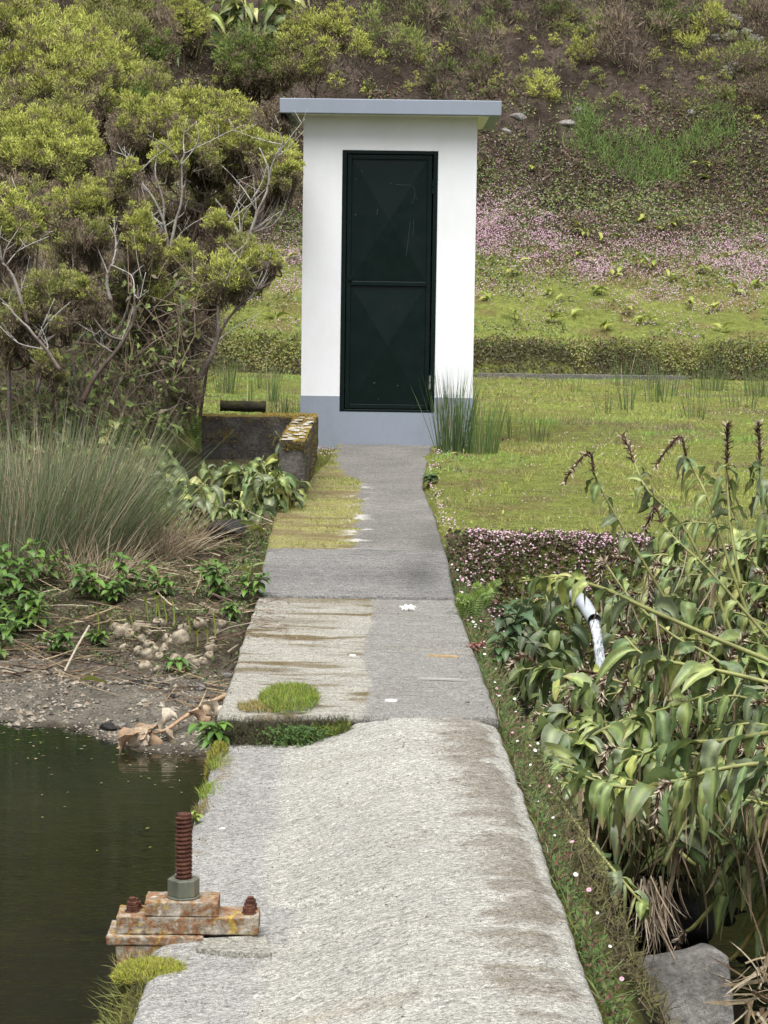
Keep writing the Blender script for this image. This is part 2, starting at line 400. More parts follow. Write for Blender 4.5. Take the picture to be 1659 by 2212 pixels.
def watermat():
    m = NT('pond_water')
    c = m.mix((.004, .006, .003), (.010, .012, .005), m.ramp(m.noise(1.5, 4), [(.35, 0.), (.7, 1.)]))
    w1 = m.noise(1, 3, .55, (2.2, 8, 1), .6); w2 = m.noise(1, 2, .5, (10, 44, 1), .4)
    n = m.bump(w1, .05, .05); n = m.bump(w2, .075, .012, n)
    m.set(col=c, rough=.03, normal=n, spec=.5); m.p.inputs['IOR'].default_value = 1.33
    return m.m
M_water = watermat()
m = NT('grey_plastic_pipe'); M_pipe = m.set(col=m.mix((.42, .46, .50), (.28, .29, .28), m.ramp(m.noise(14, 4), [(.45, 0.), (.7, .8)])), rough=.45).m
m = NT('falling_water'); M_jet = m.set(col=m.ramp(m.noise(1, 5, .8, (60, 60, 14), .8), [(.36, (.10, .12, .13)), (.5, (.5, .54, .58)), (.62, (.9, .92, .95))]), rough=.15, normal=m.bump(m.noise(1, 4, .7, (60, 60, 14)), .8, .01)).m
m = NT('chalk_mark'); M_chalk = m.set(col=m.mix((.03, .042, .04), (.10, .115, .11), m.noise(40, 4)), rough=.8).m
m = NT('pale_scrape'); M_chalk2 = m.set(col=m.mix((.30, .29, .27), (.42, .41, .39), m.noise(60, 3)), rough=.85).m
m = NT('bird_lime'); M_lime = m.set(col=m.mix((.62, .61, .56), (.78, .78, .75), m.noise(60, 3)), rough=.8).m
m = NT('bare_steel'); M_steel = m.set(col=m.mix((.10, .13, .12), (.22, .24, .22), m.noise(30, 4)), rough=.5, metal=.3).m
#PART2
# ================================================================== GROUND
def ground():
    xs = np.concatenate([np.linspace(-40, -6, 22)[:-1], np.linspace(-6, -2.4, 60)[:-1], np.linspace(-2.4, 2.8, 209)[:-1], np.linspace(2.8, 7, 70)[:-1], np.linspace(7, 40, 22)])
    ys = np.concatenate([np.linspace(-12, 4, 40)[:-1], np.linspace(4, 14, 290)[:-1], np.linspace(14, 27.6, 150)[:-1], np.linspace(27.6, 28.5, 40)[:-1], np.linspace(28.5, 42, 230)[:-1], np.linspace(42, 90, 40)])
    X, Y = np.meshgrid(xs, ys, indexing='ij'); Z = H(X, Y)
    C = gcol(X, Y)
    mb = MB(); grid(mb, X.T, Y.T, Z.T, np.swapaxes(C, 0, 1))
    tag(mb.build('ground', M_ground, smooth=True), kind='structure')
def gcol(X, Y):
    n1 = fbm(X * .9, Y * .9, 4)[..., None]; n2 = fbm(X * 3 + 5, Y * 3, 3)[..., None]
    lawn = lerp3(A([.13, .155, .04]), A([.20, .22, .052]), n1)
    lawn = lerp3(lawn, A([.15, .115, .05]), ss(.55, .75, n2) * .7)
    hill = lerp3(A([.036, .027, .021]), A([.082, .063, .050]), ss(.3, .7, n2))
    grav = lerp3(A([.10, .09, .07]), A([.24, .22, .18]), n2)
    dirt = lerp3(A([.05, .042, .03]), A([.13, .11, .075]), n2)
    b = ss(27.9, 28.05, Y)[..., None]
    up = ss(30.9, 31.8, Y + (n1[..., 0] - .5) * 1.5)[..., None]
    up = np.maximum(up, (ss(-1.9, -2.5, X + .15 * (n2[..., 0] - .5)) * (Y > 17))[..., None])
    c = lerp3(lawn, A([.05, .045, .018]), b * (1 - ss(28.15, 28.4, Y)[..., None]))
    c = lerp3(c, hill, up)
    L = xl(Y) - X; t = Y - shore(X, Y)
    left = (ss(-.02, .06, L) * (1 - ss(16.5, 18.5, Y)))[..., None]
    lc = lerp3(grav, dirt, ss(1.0, 1.5, t)[..., None])
    lc = lerp3(A([.035, .026, .014]), lc, ss(-.06, .1, t)[..., None])
    c = lerp3(c, lc, left)
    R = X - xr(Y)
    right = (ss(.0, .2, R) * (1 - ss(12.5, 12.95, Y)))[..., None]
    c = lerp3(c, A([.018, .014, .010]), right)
    return c
def lerp3(a, b, t): return a + (b - a) * t
ground()
# pond
mb = MB(); X, Y = np.meshgrid(np.linspace(-14, -.35, 12), np.linspace(-8, 12.5, 12), indexing='ij')
grid(mb, X.T, Y.T, X.T * 0 - .35)
tag(mb.build('pond_water', M_water, smooth=True), kind='structure')
mb = MB(); X, Y = np.meshgrid(np.linspace(.75, 7, 8), np.linspace(-8, 12.0, 12), indexing='ij')
grid(mb, X.T, Y.T, X.T * 0 - 1.105)
tag(mb.build('stream_water', M_water, smooth=True), kind='structure')
# ================================================================== WEIR
NOTCH = (5.80, 6.10)
def weir():
    ny = 520; nu = 120
    ys = np.linspace(-2.5, 8.36, ny); us = np.linspace(0, 1, nu)
    Uu, Y = np.meshgrid(us, ys, indexing='ij')
    left = xl(Y) + .016 * (fbm(Y * 4, Y * 0 + 2, 3) - .5)
    nt = ss(NOTCH[0] - .03, NOTCH[0], Y) * (1 - ss(NOTCH[1], NOTCH[1] + .03, Y))
    left = left + nt * .10
    right = xr(Y) + .015 * (fbm(Y * 6, Y * 0 + 12, 3) - .5)
    X = left + (right - left) * Uu
    step = ss(7.4, 8.4, Y)
    s0 = .235 + .03 * (fbm(Y * 3, Y * 0 + 30, 3) - .5) + .035 * (1 - ss(5, 7, Y))
    lowz = -.088
    hump = ss(0, 1, (Uu - s0) / (.44 + .0 * Y))
    Z = lowz + (.086) * hump ** .85 - .03 * ss(.86, 1.0, Uu) ** 2 - .02 * (1 - Uu) * (1 - ss(.0, .05, Uu)) 
    Z = Z + (fbm(X * 9, Y * 14, 4) - .5) * .016 * (.3 + .7 * ss(s0 - .02, s0 + .02, Uu)) + (fbm(X * 40, Y * 60, 2) - .5) * .006 * ss(s0 - .02, s0 + .02, Uu)
    Z = Z - .012 * (1 - ss(0, .012, Uu)) - .010 * ss(.988, 1, Uu)
    n1 = fbm(X * 2, Y * 2 + 60, 4); n2 = fbm(X * 5 + 3, Y * 10, 4); n3 = fbm(X * 3 + 40, Y * 20, 3)
    strip = A([.30, .295, .278]); rough = A([.36, .352, .315]); stain = A([.14, .115, .082]); ochre = A([.22, .17, .08])
    w = ss(s0 - .02, s0 + .03, Uu + .03 * (n2 - .5))[..., None]
    c = lerp3(strip, rough, w)
    c = c * (.86 + .28 * n1[..., None])
    st = ss(.50, .64, .12 * (fbm(X * 28, Y * 45, 3) - .5) * 2 + n2 * .55 + .28 * n1 + .30 * ss(.66, .86, Uu) * (1 - .8 * ss(.93, .99, Uu)) - .03)
    st = st * ss(.70, .86, Uu + (n3 - .5) * .35) * (.45 + .9 * n1)
    c = lerp3(c, stain, (st * .72)[..., None])
    oc = ss(.62, .72, n3 * .6 + .4 * fbm(X * 1.5, Y * 1.2 + 9, 3)) * ss(.2, .4, Uu) * .5 + ss(.56, .66, fbm(X * 6, Y * 7 + 5, 3)) * (1 - ss(.0, .11, Uu)) * .9
    c = lerp3(c, ochre * (.5 + .7 * n2[..., None]), oc[..., None] * (1 - .4 * w))
    mb = MB()
    # skirts
    def sk(x, y, z): return x, y, z
    Xs = np.vstack([X[:1], X[:1], X, X[-1:], X[-1:]]); Ys = np.vstack([Y[:1], Y[:1], Y, Y[-1:], Y[-1:]])
    Zs = np.vstack([Z[:1] * 0 - 1.3, Z[:1] - .05, Z, Z[-1:] - .05, Z[-1:] * 0 - 1.3])
    Xs[1] += .004; Xs[0] += .03; Xs[-2] -= .004
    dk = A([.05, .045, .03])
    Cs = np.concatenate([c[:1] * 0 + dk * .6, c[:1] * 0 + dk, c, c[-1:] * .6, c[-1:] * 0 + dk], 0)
    grid(mb, Xs.T, Ys.T, Zs.T, np.swapaxes(Cs, 0, 1))
    o = mb.build('concrete_weir', M_weir, smooth=True)
    tag(o, 'pale rough brushed concrete weir crest with brown stained right side', 'weir')
weir()
def slab(name, y0, y1, colf, mat, nx=110, ny=260, over=.0, curl=False, x0f=xl, x1f=xr, drop=1.2, zf=zpath, lift=0.0):
    ys = np.linspace(y0, y1, ny); us = np.linspace(0, 1, nx); Uu, Y = np.meshgrid(us, ys, indexing='ij')
    l = x0f(Y) + .02 * (fbm(Y * 5, Y * 0 + 4, 3) - .5); r = x1f(Y) + .012 * (fbm(Y * 5, Y * 0 + 14, 3) - .5)
    X = l + (r - l) * Uu
    if curl:                                             # worn front edge
        Y = Y + (1 - ss(y0, y0 + .5, Y)) * (.08 * (fbm(X * 5, X * 0 + 2, 3) - .5) - .04 * ss(.55, .0, Uu))
    Z = zf(Y) + lift + (fbm(X * 8, Y * 8 + 20, 4) - .5) * .010
    Z = Z - .010 * (1 - ss(0, .012, Uu)) - .010 * ss(.988, 1, Uu)
    C = colf(X, Y, Uu)
    mb = MB()
    def ext(M, a, b): return np.vstack([M[:1] + a, M, M[-1:] + b])
    Xs = ext(X, 0, 0); Ys = ext(Y, 0, 0); Zs = ext(Z, 0, 0); Zs[0] -= drop; Zs[-1] -= drop
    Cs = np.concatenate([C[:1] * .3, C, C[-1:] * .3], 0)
    # front face
    Xf = np.hstack([Xs[:, :1], Xs[:, :1], Xs]); Yf = np.hstack([Ys[:, :1] + over, Ys[:, :1] + .004, Ys]); Zf = np.hstack([Zs[:, :1] - drop, Zs[:, :1] - .03, Zs])
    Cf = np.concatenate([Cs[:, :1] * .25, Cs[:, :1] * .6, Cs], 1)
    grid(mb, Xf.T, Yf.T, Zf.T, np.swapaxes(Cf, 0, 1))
    return tag(mb.build(name, mat, smooth=True), kind='structure')
def c_slab(X, Y, Uu):
    n1 = fbm(X * 2.2, Y * 2.2 + 3, 4); n2 = fbm(X * 3 + 9, Y * 11, 4)
    bd = -.065 + .018 * np.sin(Y * 3) + .03 * (fbm(X * 3, Y * 9, 3) - .5)
    w = ss(bd - .012, bd + .012, X)[..., None]
    a = A([.33, .32, .275]) * (.8 + .4 * n1[..., None]); b = A([.238, .233, .216]) * (.82 + .36 * n1[..., None])
    c = lerp3(a, b, w)
    br = ss(.52, .66, n2 * .7 + .3 * n1) * (1 - w[..., 0]) * .75 + ss(.5, .6, n1) * .15
    br = np.maximum(br, np.exp(-((Y - 10.75) / .1) ** 2) * ss(-.15, -.35, X + .1 * (n2 - .5)) * ss(.38, .55, n1) * .5)
    br = np.maximum(br, ss(11.15, 11.5, Y) * (1 - w[..., 0]) * ss(.35, .55, n2 + .15 * n1) * .55)
    br = np.maximum(br, np.exp(-((Y - 9.35) / .07) ** 2) * ss(-.3, -.45, X + .1 * (n2 - .5)) * .8)
    c = lerp3(c, A([.105, .075, .028]) * (.6 + .8 * n2[..., None]), br[..., None])
    return c
def c_ramp(X, Y, Uu):
    n1 = fbm(X * 3, Y * 3 + 33, 4)[..., None]
    c = A([.185, .182, .172]) * (.72 + .5 * n1)
    d = np.exp(-(((X - .2) / .13) ** 2 + ((Y - 12.0) / .3) ** 2))[..., None]
    return c * (1 - .45 * d)
def c_path(X, Y, Uu):
    n1 = fbm(X * 3, Y * 3 + 70, 4)[..., None]; n2 = fbm(X * 3 + 9, Y * 9, 4)
    c = A([.192, .184, .168]) * (.72 + .5 * n1) * (1 - .25 * (ss(.1, .3, X) * ss(13.9, 12.9, Y))[..., None])
    ml = mossline(Y) + .12 * (n2 - .5)
    w = ss(ml + .02, ml - .02, X)[..., None]
    m = lerp3(A([.16, .125, .06]), A([.25, .235, .10]), ss(.3, .6, n2)[..., None])
    lich = (np.exp(-((X - ml) / .06) ** 2) * ss(.55, .62, fbm(X * 9, Y * 9, 3)) * (1 - ss(15.3, 15.6, Y)))[..., None]
    return lerp3(lerp3(c, m, w), A([.5, .49, .46]), lich * .9)
def mossline(y): return np.interp(y, [12.6, 14.9, 15.6, 16.4, 17.3, 18], [-.15, -.16, -.16, -.34, -.36, -.36])
slab('path_slab', 8.36, 11.54, c_slab, M_slab, curl=True)
slab('path_ramp', 11.55, 12.6, c_ramp, M_slab, zf=lambda y: zpath(y), lift=.012, drop=.6)
def pxl(y): return np.interp(y, [12.6, 14.5, 14.6, 16.0, 16.8, 18.05], [-.645, -.668, -.56, -.50, -.42, -.36])
def pxr(y): return np.interp(y, [12.6, 13.4, 14.2, 15.4, 16.0, 17.2, 18.05], [.343, .325, .305, .255, .27, .33, .37])
slab('path', 12.6, 18.1, c_path, M_slab, x0f=pxl, x1f=pxr, drop=.25)
# ================================================================== HUT
HB = U(834, 958, 18.0); HB[2] = .25
HUT_RZ = math.radians(-0.45)
hut = thing('hut', HB, 'small white rendered hut with grey flat roof and dark green metal door', 'hut', rz=HUT_RZ, tracked=False)
ORG[hut.name] = V(0, 0, 0)
w2, dep, hs = .668, 1.42, 2.53
dx0, dx1, dz0, dz1 = -.367, .371, .252, 2.268
pz = .372
mb = MB()
t = .12
box(mb, (-w2, 0, pz), (dx0, t, hs)); box(mb, (dx1, 0, pz), (w2, t, hs)); box(mb, (dx0, 0, dz1), (dx1, t, hs))
box(mb, (-w2, t, pz), (-w2 + t, dep, hs)); box(mb, (w2 - t, t, pz), (w2, dep, hs)); box(mb, (-w2 + t, dep - t, pz), (w2 - t, dep, hs))
build(mb, 'wall', M_white, hut)
mb = MB(); e = .004
box(mb, (-w2 - e, -e, -.25), (dx0, t, pz)); box(mb, (dx1, -e, -.25), (w2 + e, t, pz)); box(mb, (dx0, -e, -.25), (dx1, t, dz0))
box(mb, (-w2 - e, t, -.25), (-w2 + t, dep + e, pz)); box(mb, (w2 - t, t, -.25), (w2 + e, dep + e, pz)); box(mb, (-w2 + t, dep - t, -.25), (w2 - t, dep + e, pz))
build(mb, 'plinth', M_grey, hut)
# roof: slab with a drip band round its edge
mb = MB(); ov = .175; fo = .20; fh = .112
hexa(mb, [(-w2 - ov, -fo, hs), (w2 + ov, -fo, hs), (w2 + ov, dep + fo, hs), (-w2 - ov, dep + fo, hs)],
     [(-w2 - ov, -fo, hs + fh), (w2 + ov, -fo, hs + fh), (w2 + ov, dep + fo, hs + fh + .03), (-w2 - ov, dep + fo, hs + fh + .03)])
roof = build(mb, 'roof', M_grey, hut, bevel=.006)
ORG['roof'] = V(0, 0, 0)
mb = MB(); s = .09
box(mb, (-w2 - ov + s, -fo + .03, hs - .004), (w2 + ov - s, dep + fo - s, hs + .02))
mb.build('soffit', M_soffit, roof)
# door
door = thing('door', (0, 0, 0), None, None); del ORG[door.name]; ORG[door.name] = V(0, 0, 0); door.parent = hut; door.name = 'door'
fw = .035; fy = -.006
mb = MB()
box(mb, (dx0 + .002, fy, dz0 + .002), (dx0 + fw, .05, dz1 - .002)); box(mb, (dx1 - fw, fy, dz0 + .002), (dx1 - .002, .05, dz1 - .002))
box(mb, (dx0 + fw, fy, dz1 - fw * .8), (dx1 - fw, .05, dz1 - .002)); box(mb, (dx0 + fw, fy, dz0 + .002), (dx1 - fw, .05, dz0 + .02))
mb.build('door_frame', M_door, door, bevel=.003)
lx0, lx1, lz0, lz1 = dx0 + fw + .006, dx1 - fw - .010, dz0 + .026, dz1 - fw * .8 - .006
mb = MB(); bd = .034; fy2 = .004
box(mb, (lx0, fy2, lz0), (lx0 + bd, .04, lz1)); box(mb, (lx1 - bd, fy2, lz0), (lx1, .04, lz1))
box(mb, (lx0 + bd, fy2, lz1 - bd), (lx1 - bd, .04, lz1)); box(mb, (lx0 + bd, fy2, lz0), (lx1 - bd, .04, lz0 + bd))
zr = dz0 + (888 - 615) * .0036
mb.build('leaf_border', M_door, door, bevel=.003)
mb = MB(); box(mb, (lx0 + bd, fy2 - .004, zr - .004), (lx1 - bd, .04, zr + .030)); mb.build('middle_rail', M_door, door, bevel=.004)
for (za, zb) in ((zr + .031, lz1 - bd), (lz0 + bd, zr - .005)):
    mb = MB(); xa, xb = lx0 + bd + .001, lx1 - bd - .001; cx, cz = (xa + xb) / 2, (za + zb) / 2 ; q = .016; dp = -.012
    cz1 = cz
    mb.add([(xa, q, za), (xb, q, za), (xb, q, zb), (xa, q, zb), (cx, dp, cz1)], [[0, 1, 4], [1, 2, 4], [2, 3, 4], [3, 0, 4]])
    mb.build('panel', M_door, door)
for zc in (dz0 + (888 - 405) * .0036, dz0 + (888 - 823) * .0036):
    mb = MB(); hxp = dx1 - fw - .003
    for k, (a, b) in enumerate(((-.05, -.003), (.003, .05))):
        tube(mb, [(hxp, -.012, zc + a), (hxp, -.012, zc + b)], .0085 if k else .009, 10)
    tube(mb, [(hxp, -.012, zc + .0502), (hxp, -.012, zc + .058)], .005, 8)
    hg = mb.build('hinge', M_steel if zc < 1 else M_door, door)
mb = MB(); kx, kz = lx0 + bd * .5 + .012, zr + .045
tube(mb, [(kx, fy2 + .002, kz), (kx, fy2 - .010, kz)], [.020, .017], 18); tube(mb, [(kx, fy2 - .0101, kz), (kx, fy2 - .016, kz)], [.011, .010], 14)
mb.build('lock', M_door, door)
def scratch(pts, r):
    mb = MB()
    p = spline([(dx0 + (x - 739) * .0036, 0, dz0 + (888 - y) * .0036) for x, y in pts], 14)
    xa, xb, za, zb = lx0 + bd, lx1 - bd, zr + .031, lz1 - bd; cx, cz = (xa + xb) / 2, (za + zb) / 2
    fr = np.minimum(1 - np.abs(p[:, 0] - cx) / (cx - xa), 1 - np.abs(p[:, 2] - cz) / (cz - za))
    p[:, 1] = .016 - .028 * fr - .0002
    tube(mb, p, r * (.4 + .8 * rng.random(14)), 4)
    mb.build('chalk_scratch', M_chalk, door)
scratch([(855, 400), (870, 401), (885, 401), (893, 406), (895, 422), (889, 440)], .0012)
scratch([(886, 478), (884, 500), (881, 530), (878, 552)], .0010); scratch([(893, 475), (893, 495), (890, 510)], .0010)
scratch([(816, 452), (814, 466)], .0016); scratch([(896, 425), (900, 432)], .001)
# ================================================================== SLUICE GATE SPINDLE
vd = 6.17; vs = .00120
vz = -.086; VB = UZ(405, 2030, vz)
gate = thing('sluice_gate_spindle', VB, 'rusty sluice gate spindle with green bronze nut on flaking lichened iron bearing', 'sluice gate', rz=math.radians(1.0))
ORG[gate.name] = V(0, 0, 0)
def vx(px): return (px - 405) * vs
mb = MB(); box(mb, (vx(252), 0, .012), (vx(557), .108, .060)); build(mb, 'bearing_beam', M_rust, gate, bevel=.004, rough=.006)
mb = MB(); box(mb, (vx(312), -.0005, .0605), (vx(470), .106, .098)); build(mb, 'bearing_block', M_rust, gate, bevel=.003, rough=.006)
mb = MB(); box(mb, (vx(232), -.012, -.014), (vx(440), .135, .0115)); build(mb, 'flange', M_rust, gate, bevel=.004, rough=.006)
mb = MB()
P0 = [(vx(252), -.008), (vx(432), -.008)]
hexa(mb, [(vx(275), -.01, -.30), (vx(395), -.01, -.30), (vx(395), .10, -.30), (vx(275), .10, -.30)],
     [(vx(250), -.008, -.0145), (vx(428), -.008, -.0145), (vx(428), .10, -.0145), (vx(250), .10, -.0145)])
build(mb, 'guide_plate', M_rust, gate, bevel=.004, rough=.006)
sx, sy = vx(393), .055
mb = MB(); n6 = 6; 
def prism(mb, cx, cy, z0, z1, r, n, ph=0.0, r1=None):
    th = np.linspace(0, 2 * math.pi, n, endpoint=False) + ph; r1 = r if r1 is None else r1
    v = np.vstack([np.stack([cx + r * np.cos(th), cy + r * np.sin(th), th * 0 + z0], 1), np.stack([cx + r1 * np.cos(th), cy + r1 * np.sin(th), th * 0 + z1], 1), [[cx, cy, z0], [cx, cy, z1]]])
    j = np.arange(n); e = (j + 1) % n
    mb.add(v, np.stack([j, e, n + e, n + j], 1)); mb.more(np.stack([e, j, j * 0 + 2 * n], 1)); mb.more(np.stack([n + j, n + e, j * 0 + 2 * n + 1], 1))
prism(mb, sx, sy, .1035, .1475, .0425, 6, .25)
nut = build(mb, 'hex_nut', M_nut, gate, bevel=.002)
mb = MB(); prism(mb, sx, sy, .0982, .1034, .044, 40); build(mb, 'washer', M_nut, gate, bevel=.0015)
mb = MB(); pit = .0110; z0, z1 = .10, .318; nt_, nz = 48, int((z1 - z0) / pit * 16)
th = np.linspace(0, 2 * math.pi, nt_, endpoint=False); zz = np.linspace(z0, z1, nz)
T_, Z_ = np.meshgrid(th, zz, indexing='ij')
ph = ((Z_ / pit - T_ / (2 * math.pi)) % 1.0); prof = ss(.0, .14, ph) * (1 - ss(.50, .66, ph))
Rr = .0182 + .0040 * prof + (fbm(T_ * 2, Z_ * 90, 3) - .5) * .0014; Rr = np.where(Z_ > z1 - .007, .0185, Rr)
v = np.stack([sx + Rr * np.cos(T_), sy + Rr * np.sin(T_), Z_], -1)
vv = np.vstack([v.reshape(-1, 3), [[sx, sy, z1]]]); i = np.arange(nt_)[:, None] * nz; j = np.arange(nz - 1)[None]; i2 = ((np.arange(nt_) + 1) % nt_)[:, None] * nz
mb.add(vv, np.stack([i + j, i2 + j, i2 + j + 1, i + j + 1], -1).reshape(-1, 4)); mb.more(np.stack([i[:, 0] + nz - 1, i2[:, 0] + nz - 1, i[:, 0] * 0 + nt_ * nz], 1))
build(mb, 'threaded_stem', M_rustd, gate, smooth=True)
for (bx, by, st) in ((vx(283), .048, .016), (vx(287), .082, .004), (vx(535), .040, .0), (vx(537), .078, .012)):
    mb = MB(); prism(mb, bx, by, .0602, .0632, .0195, 20); prism(mb, bx, by, .0633, .0775, .0172, 6, random.random()); prism(mb, bx, by, .0776, .0815 + st, .0088, 14)
    if st > .01: prism(mb, bx, by, .0778, .0868, .0150, 6, .4)
    build(mb, 'bolt', M_rustd, gate, bevel=.0015)
# concrete bedding patch beside the bearing
mb = MB(); zt = vz + .008
q = [UZ(440, 2029, zt), UZ(575, 2022, zt), UZ(585, 2062, zt), UZ(500, 2060, zt), UZ(425, 2050, zt)]
nq = len(q); q = A(q); qb = q.copy(); qb[:, 2] -= .03
j = np.arange(nq); e_ = (j + 1) % nq
mb.add(np.vstack([q, qb, [q.mean(0)]]), np.stack([j, e_, nq + e_, nq + j], 1), (.30, .29, .25)); mb.more(np.stack([j, e_, j * 0 + 2 * nq], 1))
tag(mb.build('mortar_patch', M_slab, bevel=.003), 'thin cracked mortar patch under the right end of rusty bearing', 'mortar')
# ================================================================== BASIN WALL
def rough_block(mb, lo, hi, n=(6, 20, 8), amp=.012, seed=0):
    lo = A(lo, float); hi = A(hi, float)
    def face(ax, sgn):
        a, b = [k for k in range(3) if k != ax]
        s_ = np.linspace(0, 1, n[a] + 1); t_ = np.linspace(0, 1, n[b] + 1); S, T = np.meshgrid(s_, t_, indexing='ij')
        P = np.zeros(S.shape + (3,)); P[..., a] = lo[a] + (hi[a] - lo[a]) * S; P[..., b] = lo[b] + (hi[b] - lo[b]) * T; P[..., ax] = hi[ax] if sgn > 0 else lo[ax]
        return P
    for ax in range(3):
        for sg in (1, -1):
            P = face(ax, sg)
            c = (lo + hi) / 2; k = nrm(P - c)
            dsp = (fbm(P[..., 0] * 9 + P[..., 2] * 7 + seed, P[..., 1] * 9 + P[..., 2] * 5, 4) - .5) * amp * 2
            P = P + k * dsp[..., None]
            m2 = np.abs((P - c) / ((hi - lo) / 2))
            grid(mb, P[..., 0], P[..., 1], P[..., 2])
    return mb
mbw = MB()
ax0, ax1 = U(603, 1000, 14.6)[0], U(658, 1000, 14.6)[0]
wz = .525
rough_block(mbw, (ax0, 14.6, -.3), (ax1, 17.0, wz), (8, 60, 22), .028)
bx0 = U(438, 890, 17.1)[0]
rough_block(mbw, (bx0, 17.003, -.3), (ax1 + .01, 17.2, wz - .006), (40, 8, 22), .014, 5)
BW = mbw.build('basin_wall', M_mossw); tag(BW, 'low L-shaped concrete basin wall crusted with moss and lichen left of path', 'wall')
def wall_moss():
    mb = MB(); n = 5200; x = rng.uniform(ax0, ax1, n); y = rng.uniform(14.6, 17.2, n); b_ = rng.random(n) < .35; x[b_] = rng.uniform(bx0, ax1, int(b_.sum())); y[b_] = rng.uniform(17.0, 17.2, int(b_.sum()))
    k = fbm(x * 5, y * 4.2, 3) > .46; P = np.stack([x, y, np.full(n, wz + .004)], 1)[k]; n = len(P)
    blades(mb, P, rng.normal(size=(n, 3)) * .6 + A([0, 0, .8]), rng.uniform(.008, .022, n), .006, pick([(.30, .20, .04), (.24, .15, .03), (.20, .17, .04), (.34, .26, .07)], n), .4, 1)
    n = 4200; x = rng.uniform(ax0, ax1, n); z = rng.uniform(.05, wz, n); k = fbm(x * 9, z * 8 + 2, 3) > .50 - .1 * (z > wz - .1); P = np.stack([x, np.full(n, 14.592), z], 1)[k]
    y = rng.uniform(14.6, 17, 3000); z = rng.uniform(.05, wz, 3000); k = fbm(y * 5, z * 8 + 9, 3) > .52; P = np.vstack([P, np.stack([np.full(3000, ax1 + .006), y, z], 1)[k]])
    x = rng.uniform(bx0, ax0, 2600); z = rng.uniform(.05, wz, 2600); k = fbm(x * 6, z * 8 + 5, 3) > .56 - .25 * (z > wz - .05); P = np.vstack([P, np.stack([x, np.full(2600, 16.995), z], 1)[k]]); n = len(P)
    blades(mb, P, rng.normal(size=(n, 3)) * .6 + A([.2, -.6, .1]), rng.uniform(.006, .02, n), .006, pick([(.16, .12, .03), (.10, .08, .025), (.13, .13, .035), (.22, .15, .04)], n), .4, 1)
    mb.build('moss_crust', M_grass, BW)
    mb = MB(); n = 46; x = rng.uniform(ax0 + .02, ax1 - .02, n); y = 14.62 + 2.2 * rng.random(n) ** 1.4
    for k in range(n):
        m_ = 9; th = np.linspace(0, 6.283, m_, endpoint=False); r = rng.uniform(.015, .045) * (1 - .5 * rng.random(m_)); c = V(x[k], y[k], wz + .011)
        mb.add(np.vstack([np.stack([c[0] + r * np.cos(th), c[1] + 2 * r * np.sin(th), th * 0 + c[2]], 1), [c + V(0, 0, .002)]]), np.stack([np.arange(m_), (np.arange(m_) + 1) % m_, np.full(m_, m_)], 1), (.40, .39, .35))
    mb.build('lichen_patches', M_pebble, BW)
p0, p1 = U(476, 880, 17.6), U(574, 880, 17.6)
mb = MB(); pts = spline([p0, (p0 + p1) / 2 + V(0, 0, .006), p1], 16); pts[:, 2] = np.linspace(wz + .035, wz + .03, 16)
tube(mb, pts, .042 + .008 * (rng.random(16) - .5), 12)
tag(mb.build('mossy_log', stonemat('mossy_bark', (.02, .017, .012), (.035, .03, .02), (.06, .055, .03), .5, (.05, .05, .012)), smooth=True), 'dark mossy log lying behind the low basin wall', 'log')
wall_moss()
# drain kerb at the foot of the far bank
mb = MB(); ka, kb = U(1030, 815, 27.75), U(1480, 822, 27.75); zk = g(1.5, 27.6) + .045
box(mb, (ka[0], 27.70, zk - .2), (kb[0], 27.86, zk), (.16, .155, .14))
tag(mb.build('drain_kerb', M_slab), 'thin grey concrete kerb along the foot of the leafy bank', 'kerb')
# ================================================================== BOULDERS, PIPE
def boulder(name, c, r, seed, mat, label, cat, flat=.0, sub=5, group=None, amp=.22):
    import bmesh
    bm = bmesh.new(); bmesh.ops.create_icosphere(bm, subdivisions=sub, radius=1)
    v = A([x.co[:] for x in bm.verts]); f = A([[q.index for q in p.verts] for p in bm.faces]); bm.free()
    rr = np.random.default_rng(seed)
    v = np.sign(v) * np.abs(v) ** (1 - flat)
    v[:, 2] = np.minimum(v[:, 2], .86 + .10 * v[:, 0])
    # planar cuts make facets
    for k in range(9):
        d = nrm(rr.normal(size=3)); h = rr.uniform(.55, .85); s_ = v @ d; v = v - np.clip(s_ - h, 0, None)[:, None] * d * .9
    v = v * (1 + amp * (fbm(v[:, 0] * 1.6 + v[:, 2] * 1.3 + seed, v[:, 1] * 1.6 - v[:, 2], 3) - .5)[:, None]) * (1 + .06 * (fbm(v[:, 0] * 7 + v[:, 2] * 5, v[:, 1] * 7 + seed, 4) - .5)[:, None])
    mb = MB(); mb.add(v * A(r), f)
    o = mb.build(name, mat, smooth=True, origin=V(0, 0, 0)); o.location = c
    return tag(o, label, cat, group)
bc = U(1472, 2165, 8.05)
boulder('boulder', (bc[0] - .045, bc[1] + .05, -1.075), (.255, .26, .33), 23, M_rock, 'large flat-topped grey boulder at the lower right beside the weir', 'boulder', flat=.45, amp=.12)
wc = U(1390, 1955, 9.2); boulder('wet_rock', (wc[0] + .08, wc[1] + .1, -1.02), (.22, .25, .16), 7, M_wetrock, 'glistening black wet rock in the shade under ginger leaves', 'rock', sub=4)
wc = U(1300, 2130, 8.3); boulder('mossy_rock', (wc[0] + .01, wc[1] - .1, -1.0), (.16, .3, .20), 9, M_mossw, 'small mossy rock between weir and grey boulder', 'rock', sub=4)
wc = U(490, 1140, 13.3); boulder('bank_rock', (wc[0], wc[1], g(wc[0], wc[1]) + .04), (.13, .12, .10), 5, M_wetrock, 'dark rock half hidden under ginger leaves left of the moss path', 'rock', sub=4)
pa = U(1284, 1340, 10.6); pb_ = U(1260, 1302, 10.85)
